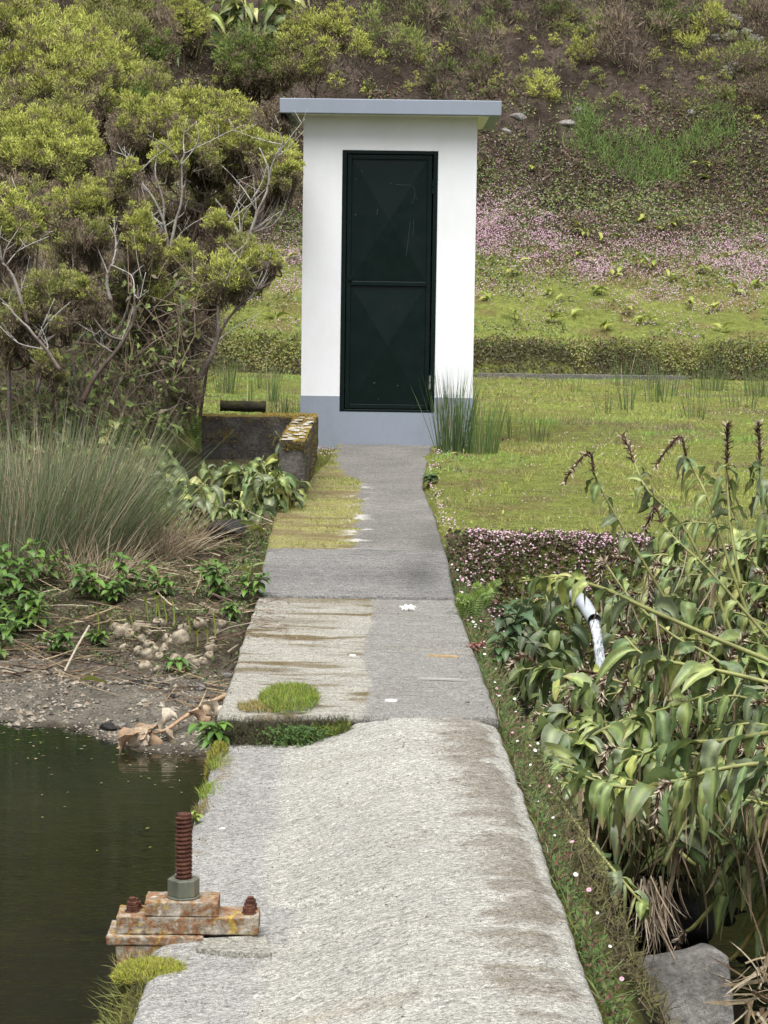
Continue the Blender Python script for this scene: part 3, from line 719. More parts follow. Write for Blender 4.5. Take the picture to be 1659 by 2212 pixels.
pipe = None
mb = MB(); dirp = nrm(V(-.12, 1.0, .03)); 
dirp = nrm(pb_ - pa); pp = [pa, (pa + pb_) / 2, pb_, pb_ + V(-.02, .25, 0)]; pp = list(spline(pp, 14))
tube(mb, pp, .032, 20, cap=False); tube(mb, [pp[0] + dirp * .004, pp[6]], .027, 20, cap=False)
rg = np.linspace(0, 2 * math.pi, 20, endpoint=False)
tag(mb.build('drain_pipe', M_pipe, smooth=True), 'grey plastic pipe end spilling water among the ginger leaves', 'pipe')
mb = MB(); js = spline([pa + V(0, .01, -.010), pa + V(.010, -.05, -.07), pa + V(.024, -.09, -.18), pa + V(.05, -.14, -.42), pa + V(.055, -.16, -.75)], 40)
tube(mb, js, np.linspace(.022, .026, 40) * (1 + .25 * (rng.random(40) - .5)), 12)
tag(mb.build('water_jet', M_jet, smooth=True), 'white stream of water falling from the grey pipe', 'water jet')
# marks and crumbs lying on the path
def splat(name, px, py, z, rx, ry, label, cat, mat=M_lime, n=26, spiky=.6, yl=1.0, rot=0):
    c = UZ(px, py, z); mb = MB(); th = np.linspace(0, 2 * math.pi, n, endpoint=False)
    colr = (.33, .24, .13)
    r = 1 - spiky * rng.random(n)
    x = np.cos(th) * r * rx; y = np.sin(th) * r * ry; xr_ = x * math.cos(rot) - y * math.sin(rot); yr_ = x * math.sin(rot) + y * math.cos(rot)
    top = np.stack([c[0] + xr_ * .9, c[1] + yr_ * .9, th * 0 + z + .004], 1); bot = np.stack([c[0] + xr_, c[1] + yr_, th * 0 + z - .004], 1)
    j = np.arange(n); e = (j + 1) % n
    mb.add(np.vstack([top, bot, [[c[0], c[1], z + .005]]]), np.stack([j, e, n + e, n + j], 1)[:, ::-1]); mb.more(np.stack([j, e, j * 0 + 2 * n], 1)); mb.c = [np.tile(A(colr), (len(mb.v[0]), 1))]
    return tag(mb.build(name, mat), label, cat)
zp = lambda px, py: float(zpath(UZ(px, py, -.02)[1])) + .006
splat('bird_dropping', 882, 1312, zp(882, 1312), .05, .12, 'white star-shaped bird dropping on the smooth grey half of path', 'bird dropping', n=44, spiky=.85)
splat('bird_dropping', 845, 1513, zp(845, 1513), .026, .016, 'small white bird dropping near the front edge of upper slab', 'bird dropping', spiky=.7)
splat('bird_dropping', 762, 1416, zp(762, 1416), .016, .016, 'faint white bird dropping on the rough half of upper slab', 'bird dropping', spiky=.7)
splat('dry_leaf_blade', 957, 1417, zp(957, 1417), .075, .012, 'tan dry blade of leaf lying on the grey path slab', 'dry leaf', mat=foliage('tan_leaf', .8, 0), spiky=.15, rot=-.12)
splat('pale_scrape', 955, 1467, zp(955, 1467), .12, .004, 'long pale scrape across the smooth grey slab', 'scrape mark', mat=M_chalk2, spiky=.3, rot=-.12)
for (px, py, z, s, lb) in ((1010, 1519, .004, .009, 'tiny brown pebble near the right front edge of upper slab'), (479, 1797, -.10, .013, 'small white pebble on mossy left edge of weir'), (412, 2060 - 120, -.1, .001, None)):
    if lb is None: continue
    c = UZ(px, py, z); boulder('pebble', (c[0], c[1], z + s * .5), (s, s, s * .8), 3 + px, M_rock if px > 800 else M_lime, lb, 'pebble', sub=2)
# ================================================================== LIGHT
w = bpy.data.worlds.new('World'); SC.world = w; w.use_nodes = True; nt = w.node_tree
bg = nt.nodes['Background']; sky = nt.nodes.new('ShaderNodeTexSky'); sky.sky_type = 'NISHITA'; sky.sun_disc = False
SUN_EL, SUN_AZ = math.radians(68), math.radians(188)       # azimuth clockwise from +y (north)
sky.sun_elevation = SUN_EL; sky.sun_rotation = SUN_AZ; sky.air_density = 1.0; sky.dust_density = 6.0; sky.ozone_density = 1.0
hs_ = nt.nodes.new('ShaderNodeHueSaturation'); hs_.inputs['Saturation'].default_value = .35
nt.links.new(sky.outputs[0], hs_.inputs['Color']); nt.links.new(hs_.outputs[0], bg.inputs[0]); bg.inputs[1].default_value = .11
ld = bpy.data.lights.new('sun', 'SUN'); ld.energy = 2.6; ld.angle = math.radians(60); ld.color = (1, .985, .96)
lo = bpy.data.objects.new('sun', ld); COL.objects.link(lo)
sd = V(math.sin(SUN_AZ) * math.cos(SUN_EL), math.cos(SUN_AZ) * math.cos(SUN_EL), math.sin(SUN_EL))
lo.rotation_euler = Vector(-sd).to_track_quat('-Z', 'Y').to_euler(); lo.location = sd * 30
SC.view_settings.view_transform = 'Standard'; SC.view_settings.look = 'None'; SC.view_settings.exposure = 0.84; SC.view_settings.gamma = 1
#PART3
# ================================================================== HEATH SHRUBS
TIPS = [(.43, .46, .085), (.51, .51, .10), (.35, .415, .085), (.41, .445, .10)]
OLIVE = [(.23, .26, .07), (.27, .27, .08), (.18, .22, .06), (.28, .27, .10)]
DARKG = [(.12, .18, .04), (.15, .20, .045), (.17, .205, .055), (.095, .13, .04)]
BROWN = [(.18, .13, .095), (.145, .11, .08), (.21, .165, .12), (.17, .155, .075)]
PINKB = [(.16, .105, .085), (.13, .085, .07), (.19, .14, .12)]
def plume(mb, P, r, tips=TIPS, low=OLIVE, brown=.12, dens=1.0, tall=1.0, px=.006, sparse=False):
    nt_ = max(6, int((30 if not sparse else 14) * dens))
    tone = rng.normal() * .09
    for k in range(nt_):
        a = rng.random() * 6.283; zz = rng.uniform(-.45, 1); rad = math.sqrt(max(0, 1 - max(zz, 0) ** 2)) * rng.uniform(.5, 1.08)
        dv = V(math.cos(a) * rad, math.sin(a) * rad, zz * .80 * tall)
        tc = P + r * dv * rng.uniform(.72, 1.0); tr = r * rng.uniform(.24, .40)
        if k % 4 == 3 and not sparse: tc = P + r * V(dv[0], dv[1], (.75 + .5 * rng.random()) * tall * (1 - .45 * min(1, dv[0] ** 2 + dv[1] ** 2))); tr = r * rng.uniform(.16, .26)
        n = int(78 * dens * (.5 if sparse else 1))
        isb = rng.random() < brown + (.30 if zz < -.15 else 0)
        off = rng.normal(size=(n, 3)) * tr * .42; off[:, 2] *= .9
        root = tc + off
        D = nrm(off * A([1.0, 1.0, .6]) / tr + dv * .5 + A([0, 0, .8]) + rng.normal(size=(n, 3)) * .45)
        L = tr * rng.uniform(.32, .72, n); W = np.maximum(L * .13, px * .9) * rng.uniform(.7, 1.3, n)
        c0 = pick(BROWN if isb else low, n); c1 = pick(BROWN if isb else tips, n)
        mixv = rng.random((n, 1)) * .5 + .6 * (off[:, 2:3] / tr > -.25)
        c1 = c0 + (c1 - c0) * np.clip(mixv, 0, 1)
        tt = 1 + tone + rng.normal() * .08
        blades(mb, root, D, L, W, (c0 + c1) * .5 * tt, .15, 2, None, c1 * tt)
    n = int((130 if sparse else 110) * dens)                 # brown twiggy broom below
    a = rng.random(n) * 6.283; q = np.sqrt(rng.random(n)); e = P + r * np.stack([np.cos(a) * q * .95, np.sin(a) * q * .95, rng.uniform(-.35, .45, n) * tall], 1)
    s0 = P + V(0, 0, -r * 1.25) + rng.normal(size=(n, 3)) * r * .22
    f = rng.random((n, 1)) * .55; s1 = s0 + (e - s0) * f
    d = e - s1; blades(mb, s1, d, np.linalg.norm(d, axis=1), px * .7, pick(BROWN, n), .05, 2)
    n = int(260 * dens * (.5 if sparse else 1))              # needly sprigs along the broom
    a = rng.random(n) * 6.283; t = rng.random(n) ** .7; q = np.sqrt(rng.random(n)) * (.25 + .7 * t)
    root = P + r * np.stack([np.cos(a) * q, np.sin(a) * q, -1.15 + 1.0 * t], 1)
    c = pick(BROWN, n); gsel = rng.random(n) < (.15 + .6 * t) * (0 if brown > .6 else 1); c[gsel] = pick(low, int(gsel.sum()))
    blades(mb, root, rng.normal(size=(n, 3)) * .6 + A([0, 0, .8]), r * rng.uniform(.12, .26, n), px * 1.0, c, .2, 2)
WHITE_B = A([.36, .34, .31]); DARK_B = A([.085, .055, .042]); GREY_B = A([.17, .15, .13]); RED_B = A([.105, .058, .042])
def limb(mb, pts, r0, r1, c0, c1, n=18, sides=6, wob=.012):
    p = spline(pts, n); p = p + np.cumsum(rng.normal(size=p.shape), 0) * wob * np.linspace(0, .35, n)[:, None] * 1.0
    t = np.linspace(0, 1, n)
    pat = ss(.42, .6, fbm(p[:, 2] * 9 + p[:, 0] * 9, p[:, 1] * 3 + t * 4, 3))[:, None]
    col = A(c0) + (A(c1) - A(c0)) * np.clip(t[:, None] * .7 + pat * .5, 0, 1)
    tube(mb, p, r0 + (r1 - r0) * t ** .8, sides, col)
    return p
def heath(label, base, trunks, plumes, d0, white=0.4, tips=TIPS, low=OLIVE, brown=.12, dens=1.0, bare=3, group=None, name='tree_heath', tr=.022):
    """base: (px, py) of the foot at distance d0; trunks: pixel polylines; plumes: (px, py, rpx, dd[, mode])"""
    b = U(base[0], base[1], d0); b[2] = g(b[0], b[1]) - .04
    o = thing(name, b, label, 'shrub', group)
    br = MB(); fo = MB(); nodes = []
    px = PX(d0) * 2.16
    for tk in trunks:
        dd = 0; col = None
        pts = [b + V(rng.normal() * .03, rng.normal() * .03, 0)] if not isinstance(tk, dict) else []
        P = tk['p'] if isinstance(tk, dict) else tk
        fw_ = -.42 if isinstance(tk, dict) and tk.get('w', 0) >= .7 else 0
        for q in P: pts.append(U(q[0], q[1], d0 + fw_ + (q[2] if len(q) > 2 else 0)))
        wh = tk.get('w', white) if isinstance(tk, dict) else white
        r0 = tk.get('r', tr) if isinstance(tk, dict) else tr
        top = DARK_B + (WHITE_B - DARK_B) * wh
        bot = (RED_B if rng.random() < .5 else DARK_B) + (WHITE_B * .45 - DARK_B) * wh * .8
        p = limb(br, pts, r0 * .72, .005, bot, top, 26, 7)
        nodes += [x for x in p[6:]]
    if not nodes:
        nodes = [b + V(0, 0, .15)]
    nd = A(nodes); att = list(nodes)
    ext = []
    for pl in plumes:
        m_ = pl[4] if len(pl) > 4 else ''; ext.append((*pl, m_, 1.0) if len(pl) == 4 else (*pl, 1.0))
        for q in range(2):
            sg = -1 if q else 1
            ext.append((pl[0] + sg * pl[2] * random.uniform(.55, .95), pl[1] + pl[2] * random.uniform(.15, .8), pl[2] * random.uniform(.5, .72), pl[3] + random.uniform(-.15, .15), m_ if random.random() < .7 else random.choice('ob'), .62))
        ext.append((pl[0] + random.uniform(-.3, .3) * pl[2], pl[1] + pl[2] * 1.15, pl[2] * .8, pl[3] + .25, random.choice('boo'), .6))
    for pl in ext:
        if pl[5] < 1 and (pl[0] > 618 or (pl[0] > 470 and pl[1] > 640)): continue
        P = U(pl[0], pl[1], d0 + pl[3]); r = pl[2] * 1.22 * PX(d0 + pl[3])
        mode = pl[4]; dn = dens * pl[5]
        root = P + V(0, 0, -r * .7)
        hz = np.linalg.norm((nd - root)[:, :2], axis=1); dist = np.linalg.norm(nd - root, axis=1) + 3 * np.clip(hz * .9 - (root[2] - nd[:, 2]), 0, None)
        k = int(np.argmin(dist)); s = nd[k]
        wh = rng.random() * white
        c1 = DARK_B + (WHITE_B - DARK_B) * wh
        run = np.linalg.norm(root - s); rise = root[2] - s[2]
        if pl[5] < 1 or rise < .45 * run:                # side tufts spring from the neighbouring bough
            aa = A(att); dq = np.linalg.norm(aa - root, axis=1) + .6 * np.clip(aa[:, 2] - root[2], 0, None); s = aa[int(np.argmin(dq))]; run = np.linalg.norm(root - s)
        lp = limb(br, [s, s + (root - s) * .5 + V(rng.normal() * .03, rng.normal() * .03, -.02 - .14 * run), root], .009 if pl[5] == 1 else .006, .005, c1, c1, 10, 5, .004)
        att += list(lp[3:])
        for q in range(6):
            a = rng.random() * 6.28; e = P + r * V(math.cos(a) * .7, math.sin(a) * .7, rng.uniform(-.1, .5))
            limb(br, [root, (root + e) / 2 + V(0, 0, -.05 * r), e], .005, .002, c1 * .8, GREY_B, 7, 4, .003)
        if mode == 'b': plume(fo, P, r, BROWN, BROWN, .8, dn, px=px, sparse=True)
        elif mode == 'p': plume(fo, P, r, PINKB, PINKB, .4, dn * 1.2, px=px, sparse=True)
        elif mode == 'd': plume(fo, P, r, DARKG, DARKG, .1, dn, px=px)
        elif mode == 'o': plume(fo, P, r, OLIVE, OLIVE, .25, dn, px=px)
        elif mode == 't': plume(fo, P, r, tips, low, brown, dn, 1.7, px=px)
        else: plume(fo, P, r, tips, low, brown, dn, px=px)
    for k in range(bare):                               # bare dead twigs
        s = nd[rng.integers(0, len(nd))]
        for q in range(2):
            e = s + V(rng.normal() * .16, rng.normal() * .1, rng.uniform(.12, .34))
            pp = limb(br, [s, (s + e) / 2 + rng.normal(size=3) * .03, e], .006, .002, WHITE_B * .8, WHITE_B, 9, 5, .006)
            for z in range(2):
                s2 = pp[rng.integers(3, 8)]; limb(br, [s2, s2 + V(rng.normal() * .07, rng.normal() * .05, rng.uniform(.04, .12))], .003, .0012, WHITE_B * .9, WHITE_B, 5, 4, .004)
    build(br, 'branches', M_bark, o, smooth=True)
    build(fo, 'foliage', M_heath, o)
    return o
# far slope, upper left
heath('big rounded yellow-green tree heath at the top left corner', (90, 420), [[(90, 300), (80, 200)], [(60, 280), (40, 120)], [(150, 300), (160, 190)]],
      [(32, 52, 42, 0), (132, 56, 46, .3), (192, 82, 40, .2), (75, 98, 46, -.4), (160, 118, 50, -.5), (25, 160, 46, -.6), (115, 160, 48, -.8), (190, 170, 44, -.7), (100, 205, 44, -1), (40, 225, 46, -1, 'o'), (160, 225, 40, -1.1, 'o'), (70, 20, 36, .6), (5, 90, 40, 0), (10, 20, 40, .5, 'o'), (120, 100, 42, 0), (55, 140, 40, -.5), (215, 130, 36, -.2)], 23.5, .15, dens=.9, bare=2)
heath('rounded olive tree heath on the slope left of pale dead fronds', (260, 420), [[(255, 300), (250, 200)], [(290, 300), (310, 230)]],
      [(248, 135, 42, 0), (225, 190, 44, -.4), (320, 196, 38, -.4, 'o'), (225, 235, 42, -.7, 'd'), (285, 180, 38, -.2), (290, 232, 36, -.7, 'd'), (255, 170, 36, 0), (330, 165, 28, 0, 'o'), (262, 245, 34, -.8), (200, 250, 36, -.8, 'd')], 24.3, .12, brown=.15)
heath('dark olive tree heath at the top edge between yellow bushes', (260, 330), [[(250, 200), (240, 60)], [(300, 200), (330, 60)]],
      [(225, 25, 42, 0, 'o'), (285, 28, 42, .2, 'o'), (250, 75, 44, -.4, 'o'), (300, 90, 40, -.5, 'o'), (345, 62, 40, -.3, 'b'), (330, 15, 36, .3, 'b'), (340, 110, 34, -.5, 'd'), (200, 15, 30, .2), (290, 130, 30, -.6, 'b')], 27.5, .05, brown=.3, bare=1)
heath('bright narrow yellow-green heath rising at the top left of slope', (398, 170), [[(398, 120), (395, 40)]],
      [(390, 20, 26, 0, 't'), (398, 52, 30, 0, 't'), (410, 80, 24, 0), (432, 56, 22, .1, 't'), (384, -5, 28, .2), (350, 98, 22, 0)], 30.0, .05, brown=.02, bare=0, dens=.8)
heath('dark green heath bush under the ginger at the top of the slope', (560, 210), [[(560, 180), (555, 120)]],
      [(520, 92, 34, 0, 'd'), (555, 115, 36, -.2, 'd'), (500, 130, 30, -.2, 'd'), (535, 150, 34, -.3, 'd'), (575, 160, 28, -.3, 'd'), (600, 110, 30, -.1, 'o'), (590, 145, 24, -.2, 'o'), (515, 165, 22, -.3, 'o'), (485, 165, 18, 0)], 31.5, .05, brown=.1, bare=1, dens=.8)
heath('yellow-green heath clump on the slope above left end of hut roof', (680, 190), [[(680, 170), (680, 100)]],
      [(640, 90, 34, 0), (680, 70, 36, 0), (720, 62, 32, .1), (650, 130, 34, -.2, 'o'), (695, 118, 32, -.2), (640, 60, 26, .1), (735, 40, 26, .2), (668, 150, 22, -.3), (615, 150, 22, -.2, 'o'), (660, 40, 22, .2, 'o'), (740, 80, 22, .1)], 31.0, .06, brown=.12, bare=1, dens=.8)
# middle rows
heath('bright yellow-green tree heath with crown level with the hut roof at left edge', (110, 640), [[(110, 520), (100, 380)], [(60, 500), (40, 360)], [(160, 500), (160, 360)]],
      [(36, 290, 40, 0), (112, 284, 46, 0), (160, 290, 44, .1), (24, 335, 34, -.2), (95, 325, 42, -.2), (140, 335, 42, -.3), (60, 345, 34, -.3), (182, 330, 32, -.2), (60, 400, 36, -.3, 'b'), (110, 400, 34, -.3, 'b'), (150, 385, 36, -.3, 'o'), (10, 290, 34, .1), (70, 272, 36, .2)], 19.5, .25, brown=.06, bare=5)
heath('broad pale heath crown with white forked branches behind left of hut', (360, 900),
      [{'p': [(368, 640), (366, 560), (378, 500), (393, 440), (396, 370), (408, 330)], 'w': 1.0, 'r': .024}, {'p': [(360, 640), (366, 560), (352, 470), (318, 400), (285, 350)], 'w': .9, 'r': .02},
       {'p': [(350, 660), (340, 560), (352, 450), (333, 380), (335, 330)], 'w': .85, 'r': .018}, {'p': [(380, 640), (420, 500), (460, 380), (470, 330)], 'w': .2}],
      [(296, 252, 36, 0), (348, 250, 36, .1), (416, 230, 38, .3), (385, 275, 28, -.1, 'b'), (404, 308, 38, -.2), (464, 296, 36, 0), (508, 312, 38, 0), (488, 250, 40, .4), (360, 338, 30, -.3), (280, 288, 34, -.1, 'b'), (320, 300, 34, 0), (440, 265, 34, .2), (525, 262, 32, .5), (435, 330, 32, -.2), (256, 262, 26, .2, 'b'), (455, 225, 24, .5), (370, 300, 30, 0), (330, 275, 28, .1, 'b'), (480, 345, 30, 0, 'o'), (440, 375, 28, 0, 'o'), (390, 215, 20, .5)], 17.8, .5, brown=.12, bare=9)
heath('heath with forked white branches touching the left wall of the hut', (540, 890),
      [{'p': [(530, 640), (532, 540), (556, 460), (580, 405), (577, 360), (560, 320)], 'w': 1.0, 'r': .02}, {'p': [(532, 540), (515, 500), (490, 474)], 'w': 1., 'r': .014}, {'p': [(580, 402), (588, 350), (604, 310)], 'w': 1., 'r': .011}, {'p': [(556, 460), (546, 435), (560, 418)], 'w': 1., 'r': .009}],
      [(596, 338, 38, 0), (616, 366, 34, -.1), (570, 330, 32, .1), (545, 310, 34, .1), (632, 372, 22, -.1), (578, 258, 32, .3, 'b'), (610, 262, 22, .3, 'b'), (600, 390, 26, -.1, 'o'), (620, 335, 22, .1), (575, 390, 24, 0, 'b'), (524, 480, 20, 0), (590, 232, 20, .3, 'b')], 17.6, .5, brown=.08, bare=6)
heath('brown-topped heath with a green cap in the middle of the left thicket', (180, 900), [[(176, 840), (204, 780), (256, 720), (280, 660), (290, 600)], [(150, 700), (150, 560)], {'p': [(90, 640), (60, 590), (45, 520)], 'w': .9}, {'p': [(240, 650), (222, 600), (228, 560)], 'w': .8}, {'p': [(75, 620), (84, 520), (88, 490)], 'w': .9, 'r': .01}],
      [(168, 444, 40, 0), (136, 478, 40, -.1, 'b'), (208, 456, 34, 0), (224, 390, 38, .2, 'b'), (275, 374, 24, .1), (205, 500, 28, -.2, 'o'), (165, 500, 34, -.2, 'b'), (130, 440, 26, .1, 'o'), (300, 490, 34, 0), (308, 532, 32, -.1), (245, 410, 26, .1, 'o'), (285, 450, 30, .1, 'b'), (190, 545, 30, -.1, 'b'), (200, 420, 28, .1)], 15.9, .5, brown=.2, bare=8)
heath('green heath at the left edge in front of the thicket', (10, 830), [[(20, 620), (30, 520)], {'p': [(60, 700), (30, 600), (12, 560)], 'w': .7}],
      [(20, 455, 38, 0), (56, 478, 32, 0), (12, 500, 34, -.1), (50, 515, 28, -.1, 'o'), (5, 545, 34, -.1, 'b'), (80, 455, 20, .1, 'o')], 15.2, .6, brown=.1, bare=5)
heath('low green heath beside the twisted dark trunk left of the hut', (396, 925), [{'p': [(428, 822), (466, 736), (466, 650), (470, 600)], 'w': .45, 'r': .036}, {'p': [(466, 738), (500, 680), (545, 632), (566, 615)], 'w': .15, 'r': .016}, {'p': [(440, 800), (480, 720), (500, 690), (530, 660)], 'w': .2, 'r': .01}],
      [(308, 568, 38, .1), (392, 552, 26, .1), (476, 602, 44, 0), (516, 548, 36, .2, 'o'), (556, 566, 30, .1), (352, 650, 34, 0), (408, 684, 32, -.1, 'p'), (448, 615, 34, 0, 'o'), (336, 640, 30, 0, 'o'), (425, 590, 26, .1, 'b'), (500, 580, 28, .1), (520, 610, 26, 0, 'o'), (590, 560, 16, .1), (400, 830, 34, 0, 'b'), (468, 478, 24, .3), (300, 610, 30, .1, 'b'), (360, 600, 30, .2, 'b'), (455, 530, 24, .3, 'b'), (430, 650, 26, 0), (270, 640, 26, 0, 'o'), (370, 560, 24, .2, 'o')], 16.2, .35, brown=.15, bare=9)
heath('dark stemmed heath rising from reeds with bare reddish trunk', (172, 912), [{'p': [(178, 868), (206, 812), (256, 746), (282, 696), (290, 640)], 'w': .15, 'r': .028}, {'p': [(130, 800), (75, 720), (0, 640)], 'w': .7, 'r': .02}, {'p': [(80, 850), (90, 760), (40, 700), (25, 620)], 'w': .6, 'r': .016}],
      [(96, 640, 46, 0, 'o'), (150, 620, 34, 0, 'o'), (180, 632, 28, 0), (60, 660, 36, 0, 'o'), (108, 785, 28, -.2, 'o'), (30, 620, 32, .1, 'b'), (210, 655, 26, 0, 'b'), (140, 680, 30, -.1, 'b'), (15, 720, 36, 0, 'o'), (60, 740, 26, 0, 'b')], 14.9, .4, brown=.25, bare=8)
heath('dark trunked heath standing at the middle of the left bank', (336, 855), [{'p': [(340, 740), (356, 660), (362, 600)], 'w': .1, 'r': .034}, {'p': [(372, 850), (370, 770), (386, 720), (400, 690)], 'w': .5, 'r': .026}, {'p': [(300, 780), (280, 700), (300, 620)], 'w': .3, 'r': .014}],
      [(300, 660, 30, 0, 'o'), (262, 600, 30, .1, 'o'), (245, 560, 28, .1, 'b'), (330, 700, 26, 0, 'b'), (240, 700, 26, -.1, 'd'), (380, 790, 30, 0, 'b'), (280, 740, 30, .1, 'd'), (200, 720, 26, .1, 'd'), (450, 700, 22, .1, 'b'), (310, 770, 26, .1, 'b')], 17.0, .2, brown=.3, bare=9)
heath('olive heath filling the middle of the left thicket behind the trunks', (330, 880), [[(335, 760), (330, 640)], [(280, 760), (250, 640)], [(390, 760), (400, 640)]],
      [(250, 610, 34, 0, 'o'), (300, 640, 34, .1), (350, 610, 34, .1, 'o'), (395, 640, 32, 0), (270, 680, 32, -.1, 'o'), (325, 690, 30, 0, 'b'), (380, 700, 30, 0, 'o'), (420, 720, 26, 0, 'b'), (230, 730, 28, -.1, 'b'), (290, 740, 28, -.1, 'o'), (345, 745, 28, 0, 'd'), (400, 760, 26, 0, 'b')], 18.2, .3, brown=.2, bare=12, dens=.8)
# dark undergrowth behind the trunks
heath('brown and olive heath mass behind the white forked branches', (420, 880), [[(420, 640), (400, 480)], [(470, 640), (480, 470)], [(330, 640), (320, 460)], [(230, 640), (200, 560)]],
      [(300, 420, 36, 0, 'b'), (355, 440, 34, 0, 'o'), (410, 430, 36, 0, 'b'), (460, 420, 36, 0, 'o'), (510, 420, 34, 0, 'b'), (555, 430, 26, 0, 'o'), (330, 490, 32, 0, 'o'), (430, 490, 30, 0, 'b'), (480, 520, 26, 0, 'o'), (250, 540, 32, -.3, 'b'), (110, 560, 34, -.4, 'o'), (60, 420, 34, 0, 'o'), (20, 400, 34, 0, 'b'), (110, 430, 32, 0, 'b'), (390, 520, 30, 0, 'o'), (180, 580, 30, -.4, 'o'), (250, 470, 30, 0, 'o')], 18.8, .3, brown=.2, bare=8, dens=.8)
def undergrowth():
    mb = MB(); n = 11000
    px_ = rng.uniform(-60, 440, n); py_ = 930 - 330 * rng.random(n) ** 1.5; d = rng.uniform(15.5, 19.5, n)
    keep = (px_ < 470 - (py_ - 540) * .2) & (rng.random(n) < .25 + 1.0 * ss(.42, .58, fbm(px_ / 42, py_ / 42, 3)))
    px_, py_, d = px_[keep], py_[keep], d[keep]
    P = A([U(a, b, c) for a, b, c in zip(px_, py_, d)]); zg = H(P[:, 0], P[:, 1]); k = (P[:, 2] > zg) & (P[:, 2] < zg + 1.5); P = P[k]; n = len(P)
    leafq(mb, P, nrm(rng.normal(size=(n, 3)) + A([0, -.4, -.2])), nrm(rng.normal(size=(n, 3)) * .5 + A([0, -.3, 1])), rng.uniform(.03, .085, n), rng.uniform(.018, .045, n), pick([(.15, .20, .06), (.10, .15, .05), (.21, .26, .08), (.17, .15, .10), (.13, .17, .06)], n))
    m = 7000; i = rng.integers(0, n, m); blades(mb, P[i], rng.normal(size=(m, 3)) + A([0, 0, .8]), rng.uniform(.15, .5, m), .006, pick(BROWN + [(.2, .18, .15)], m), .2, 3)
    tag(mb.build('undergrowth', M_heath), 'tangled dark undergrowth of leaves and twigs beneath the heath bushes', 'undergrowth', kind='stuff')
undergrowth()
# ================================================================== RUSHES
RUSHG = [(.095, .135, .055), (.075, .11, .045), (.12, .15, .07), (.17, .18, .11)]
STRAW = [(.30, .24, .15), (.22, .165, .10), (.36, .31, .22), (.16, .11, .07)]
def rush_mesh(mb, b, n, rad, h, spread=.35, dry=.2, w=.004, lean=(0, 0), cols=RUSHG, seg=4, bend=.25):
    a = rng.random(n) * 6.283; q = np.sqrt(rng.random(n)) * rad
    P = b + np.stack([np.cos(a) * q, np.sin(a) * q, np.zeros(n)], 1)
    P[:, 2] = H(P[:, 0], P[:, 1]) - .01
    out = np.stack([np.cos(a) * q / rad, np.sin(a) * q / rad, np.zeros(n)], 1)
    D = nrm(out * spread + rng.normal(size=(n, 3)) * spread * .45 + A([lean[0], lean[1], 1]))
    c = pick(cols, n); isd = rng.random(n) < dry; c[isd] = pick(STRAW, int(isd.sum()))
    bv = nrm(out + rng.normal(size=(n, 3)) * .5 + A([0, 0, -.5]))
    blades(mb, P, D, h * rng.uniform(.5, 1.05, n), w * rng.uniform(.7, 1.2, n), c, bend * rng.random(n), seg, bv, None)
def rush(px, py, d, n, rad, h, label, group=None, **k):
    b = U(px, py, d); b[2] = g(b[0], b[1])
    mb = MB(); rush_mesh(mb, b, n, rad, h, **k)
    o = mb.build('rush_tuft', M_grass, origin=b)
    return tag(o, label, 'rushes', group)
rush(120, 1215, 12.6, 1700, .30, .95, 'big grey-green clump of rushes leaning right on the left bank', spread=.30, lean=(.22, -.05), dry=.16, w=.0042)
rush(10, 1230, 12.3, 1100, .24, .86, 'dense rush clump at the left edge of the bank', spread=.25, lean=(-.02, -.02), dry=.25, w=.0042)
rush(220, 1200, 12.8, 700, .22, .72, 'sparser rush clump leaning over the yellow-green ginger leaves', spread=.35, lean=(.35, -.05), dry=.25, w=.004)
rush(310, 1180, 12.9, 700, .26, .38, 'brown collapsed tussock of dry rushes beside the bank rock', spread=.8, dry=.95, w=.004, bend=.6)
rush(180, 1235, 12.1, 500, .25, .34, 'straw coloured tussock at the foot of the big rushes', spread=.9, dry=.85, w=.004, bend=.6)
rush(60, 870, 14.6, 260, .25, .6, 'thin dry rushes standing behind the left rush clump', spread=.25, dry=.7)
rush(230, 860, 14.6, 200, .25, .55, 'thin straw coloured rushes below the bare reddish trunk', spread=.25, dry=.8)
rush(980, 962, 17.55, 210, .13, .68, 'dark green rush clump against the right corner of the hut', spread=.13, dry=.06, w=.0065, cols=[(.05, .085, .025), (.07, .11, .035), (.04, .07, .02)], bend=.12)
rush(1040, 972, 17.5, 130, .12, .52, 'lower rush clump standing just right of the hut corner', spread=.15, dry=.05, w=.006, cols=[(.06, .105, .025), (.09, .14, .035)], bend=.15)
for k, (px, py, d, n, rad, h) in enumerate([(1355, 885, 22.5, 26, .08, .36), (1420, 865, 24, 40, .14, .5), (1440, 850, 25, 34, .12, .48), (1307, 890, 22, 14, .08, .36), (1499, 905, 21.5, 26, .12, .34), (1545, 830, 26, 60, .16, .55), (1640, 850, 25, 50, .15, .55), (1163, 955, 18.6, 22, .08, .30), (1109, 950, 19, 14, .07, .36), (1345, 825, 26.5, 30, .14, .5), (1600, 880, 23, 30, .2, .4), (1200, 830, 26, 12, .1, .26), (1400, 840, 26, 26, .12, .5), (1510, 860, 24.5, 24, .2, .45), (1240, 840, 25.5, 8, .1, .25)]):
    rush(px, py, d, n, rad, h, 'small thin tuft of green rushes standing in the mossy lawn', 'rush tufts in the right lawn', spread=.14, dry=.05, w=.0075, cols=[(.05, .085, .022), (.07, .11, .03)], bend=.12, seg=3)
